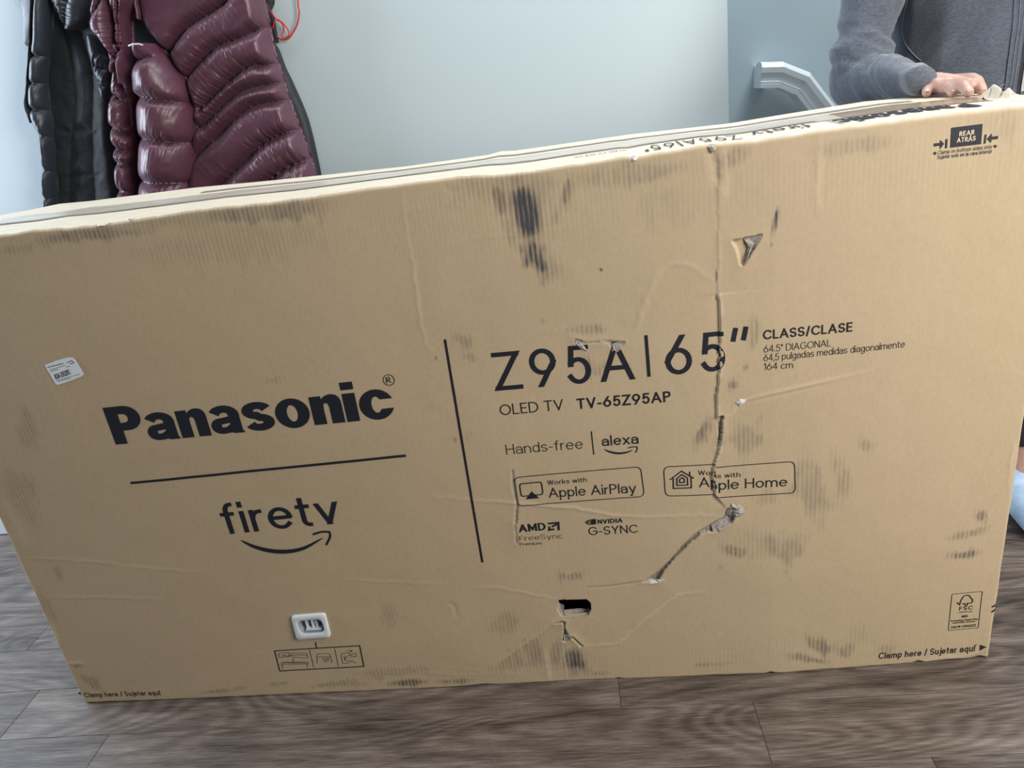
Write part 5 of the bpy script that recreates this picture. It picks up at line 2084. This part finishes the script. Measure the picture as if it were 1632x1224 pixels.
def cloth_relief(co):
    """drag folds: rings crowding at the elbow, oblique pulls across the chest"""
    r = np.zeros(len(co))
    x, y, z = co.T
    fore = np.clip(1 - np.abs((y - .37) / .13), 0, 1) * (z < 1.06) * (x < 1.73)
    s_ = (co - E2) @ np.array([0.14, -0.97, 0.1])
    r += fore * 0.0130 * vnoise(np.stack([s_ + .5 * z, x + z], 1), (38, 9), 4)
    elb = np.exp(-((z - 1.035) / .045) ** 2) * (x < 1.73)
    r += elb * 0.0140 * vnoise(np.stack([z + .45 * x, x - y], 1), (34, 8), 6)
    upper = np.clip((z - 1.06) / .05, 0, 1) * (x < 1.72)
    r += upper * 0.0060 * vnoise(np.stack([x + z * .3, z], 1), (18, 7), 7)
    chest = (x > 1.72)
    r += chest * 0.0110 * vnoise(np.stack([x * 1.0 - z * .75, z * .8 + x * .4], 1), (17, 5), 9) * np.exp(-((z - .98) / .16) ** 2)
    r += chest * 0.006 * vnoise(np.stack([x, z], 1), (7, 7), 11)
    return r


hood = [
    ((HX, HY, 1.30), (HX, HY, 1.12), .165, .160, (1.26, .74, 1)),
    ((HX, HY, 1.12), (HX, HY, .90), .165, .170, (1.26, .76, 1)),
    ((HX - .13, HY, 1.375), (HX + .13, HY, 1.375), .072, .072),
    (SH, (EL[0] - .003, EL[1], EL[2] + .03), .060, .050), ((EL[0] - .004, EL[1] + .004, EL[2] + .005), (1.677, .285, .985), .050, .030),
    ((1.677, .285, .985), (1.672, .255, .986), .029, .027),
    ((HX + .20, HY, 1.37), (HX + .29, HY + .03, 1.09), .064, .052), ((HX + .29, HY + .03, 1.09), (HX + .30, HY - .06, .86), .050, .036),
    ((HX - .05, HY + .06, 1.44), (HX + .05, HY + .06, 1.44), .06, .06),
    ((HX - .07, HY - .03, 1.425), (HX - .03, HY + .03, 1.44), .045, .045), ((HX + .07, HY - .03, 1.425), (HX + .03, HY + .03, 1.44), .045, .045),
]
hd = blend('hoodie', hood, 0.0055, M['hoodie'], man, 5, 0.5, relief=cloth_relief, cut=[((1.68, .249, 1.0), (0.05, -1, 0)), ])

from mathutils.bvhtree import BVHTree
bvh = BVHTree.FromPolygons([v.co.copy() for v in hd.data.vertices], [tuple(p.vertices) for p in hd.data.polygons])


def on_front(x, z, off):
    h = bvh.ray_cast(Vector((x, -0.5, z)), Vector((0, 1, 0)))
    y = h[0].y if h[0] is not None else 0.43
    return (x, y - off, z)


def front_strip(name, x0, x1, z0, z1, off, mat, nx=6, nz=60, parent=None, bulge=0.0):
    V = []
    for j in range(nz):
        z = z0 + (z1 - z0) * j / (nz - 1)
        yy = [on_front(x0 + (x1 - x0) * i / (nx - 1), z, 0)[1] for i in range(nx)]
        for i in range(nx):
            t = i / (nx - 1)
            V.append((x0 + (x1 - x0) * t, yy[i] - off - bulge * math.sin(PI * t), z))
    n_ = len(V)
    V += [(a, b + max(0.0015, off), c) for a, b, c in V]
    fs = grid_faces(nz, nx)
    ring = [j * nx for j in range(nz)] + [(nz - 1) * nx + i for i in range(1, nx)] + [j * nx + nx - 1 for j in range(nz - 2, -1, -1)] + list(range(nx - 2, 0, -1))
    F_ = [tuple(f) for f in fs] + [tuple(f[::-1] + n_) for f in fs] + [(a, b, b + n_, a + n_) for a, b in zip(ring, ring[1:] + ring[:1])]
    return mesh_obj(name, V, F_, mat, parent or man, True)


def mat_weave():
    m_, nt, b = new_mat('black_white_knit')
    tc = N(nt, 'ShaderNodeTexCoord')
    mp = N(nt, 'ShaderNodeMapping')
    mp.inputs['Scale'].default_value = (500, 1, 900)
    nt.links.new(tc.outputs['Object'], mp.inputs['Vector'])
    ck = N(nt, 'ShaderNodeTexChecker')
    ck.inputs['Scale'].default_value = 1.0
    ck.inputs['Color1'].default_value = (0.01, 0.01, 0.015, 1)
    ck.inputs['Color2'].default_value = (0.75, 0.75, 0.76, 1)
    nt.links.new(mp.outputs[0], ck.inputs['Vector'])
    nt.links.new(ck.outputs[0], b.inputs['Base Color'])
    b.inputs['Roughness'].default_value = 0.85
    return m_


hd_l = simple('pale_stitching', (0.17, 0.19, 0.26), 0.8)
front_strip('shirt_front', 1.925, 1.985, .93, 1.36, 0.0008, mat_weave(), 8, 40)
front_strip('shirt_print', 1.930, 1.975, 1.062, 1.15, 0.0022, simple('white_print', (.8, .8, .8), .6), 8, 8)
for sgn, xa in ((1, 1.918), (-1, 1.990)):
    front_strip('zip_placket', *(sorted((xa - sgn * 0.022, xa))), .915, 1.36, 0.0025, M['hoodie'], 8, 60, bulge=0.0015)
    front_strip('zip_teeth', *(sorted((xa + sgn * 0.0005, xa + sgn * 0.0055))), .915, 1.36, 0.0022, M['strap'], 3, 60)
    for o_ in (0.008, 0.0145):
        pts = [on_front(xa - sgn * o_, z, 0.0044) for z in np.linspace(.915, 1.36, 40)]
        tube(pts, 0.0007, hd_l, 'stitch_line', man, 6)


def on_cam(px, py, off=0.0006):
    d = Vector(ray(px, py)).normalized()
    h = bvh.ray_cast(Vector(CAM), d)
    return None if h[0] is None else h[0] - d * off


for pl, r_ in (([(1452, -30), (1446, 0), (1440, 25), (1438, 48), (1441, 66), (1450, 80), (1460, 91), (1468, 97)], 0.0010),
               ([(1585, 140), (1600, 135), (1612, 131)], 0.0010), ([(1588, 144), (1600, 140), (1612, 136)], 0.0007)):
    pts = [on_cam(*p) for p in smooth_poly(pl, 24)]
    pts = [p for p in pts if p is not None]
    pts = [p for i_, p in enumerate(pts) if i_ == 0 or (p - pts[i_ - 1]).length < 0.03]
    if len(pts) > 3:
        tube(pts, r_, hd_l, 'seam', man, 6)

leg = lambda s_: [((HX + s_ * .09, HY, .90), (HX + s_ * .10, HY - (.02 if s_ < 0 else .06), .50), .100, .078),
                  ((HX + s_ * .10, HY - (.02 if s_ < 0 else .06), .50), (HX + s_ * .105, HY - (0 if s_ < 0 else .05), .20), .076, .062)]
blend('trousers', leg(-1) + leg(1) + [((HX, HY, .97), (HX, HY, .92), .158, .155, (1.05, .78, 1))], 0.008, M['trouser'], man, 5,
      cut=[((0, 0, .17), (0, 0, -1))])
for s_, yy in ((-1, .02), (1, -.05)):
    x_ = HX + s_ * .108
    tube([(x_, HY + yy, .03), (x_, HY + yy, .10), (x_ - s_ * .003, HY + yy + .004, .185)], [.045, .042, .048], M['sock'], 'sock', man, 16)
    blend('slipper', [((x_, HY + yy + .03, .043), (x_, HY + yy - .04, .043), .044, .043, (1, 1, .9)),
                      ((x_, HY + yy - .04, .040), (x_ - .012, HY + yy - .155, .034), .045, .040, (1.05, 1, .85)),
                      ((x_, HY + yy, .06), (x_, HY + yy, .085), .050, .048)], 0.006, M['slipper'], man, 4,
          cut=[((0, 0, 0.002), (0, 0, -1))])
# face and hair (above the frame)
blend('hair', [((HX, HY + .018, 1.645), (HX, HY + .020, 1.60), .088, .080, (.96, 1.05, 1)), ((HX - .04, HY - .03, 1.695), (HX + .04, HY - .03, 1.695), .035, .035),
               ((HX, HY + .05, 1.56), (HX, HY + .05, 1.53), .05, .045)], 0.006, M['hair'], man, 3)
for s_ in (-1, 1):
    blend('eye', [((HX + s_ * .030, HY - .078, 1.607), (HX + s_ * .030, HY - .079, 1.607), .010, .010)], 0.003, simple('eye_dark', (.03, .02, .02), .2), man, 1)
blend('lips', [((HX - .020, HY - .087, 1.537), (HX + .020, HY - .087, 1.537), .0055, .0055)], 0.002, simple('lips', (.35, .13, .12), .5), man, 2)
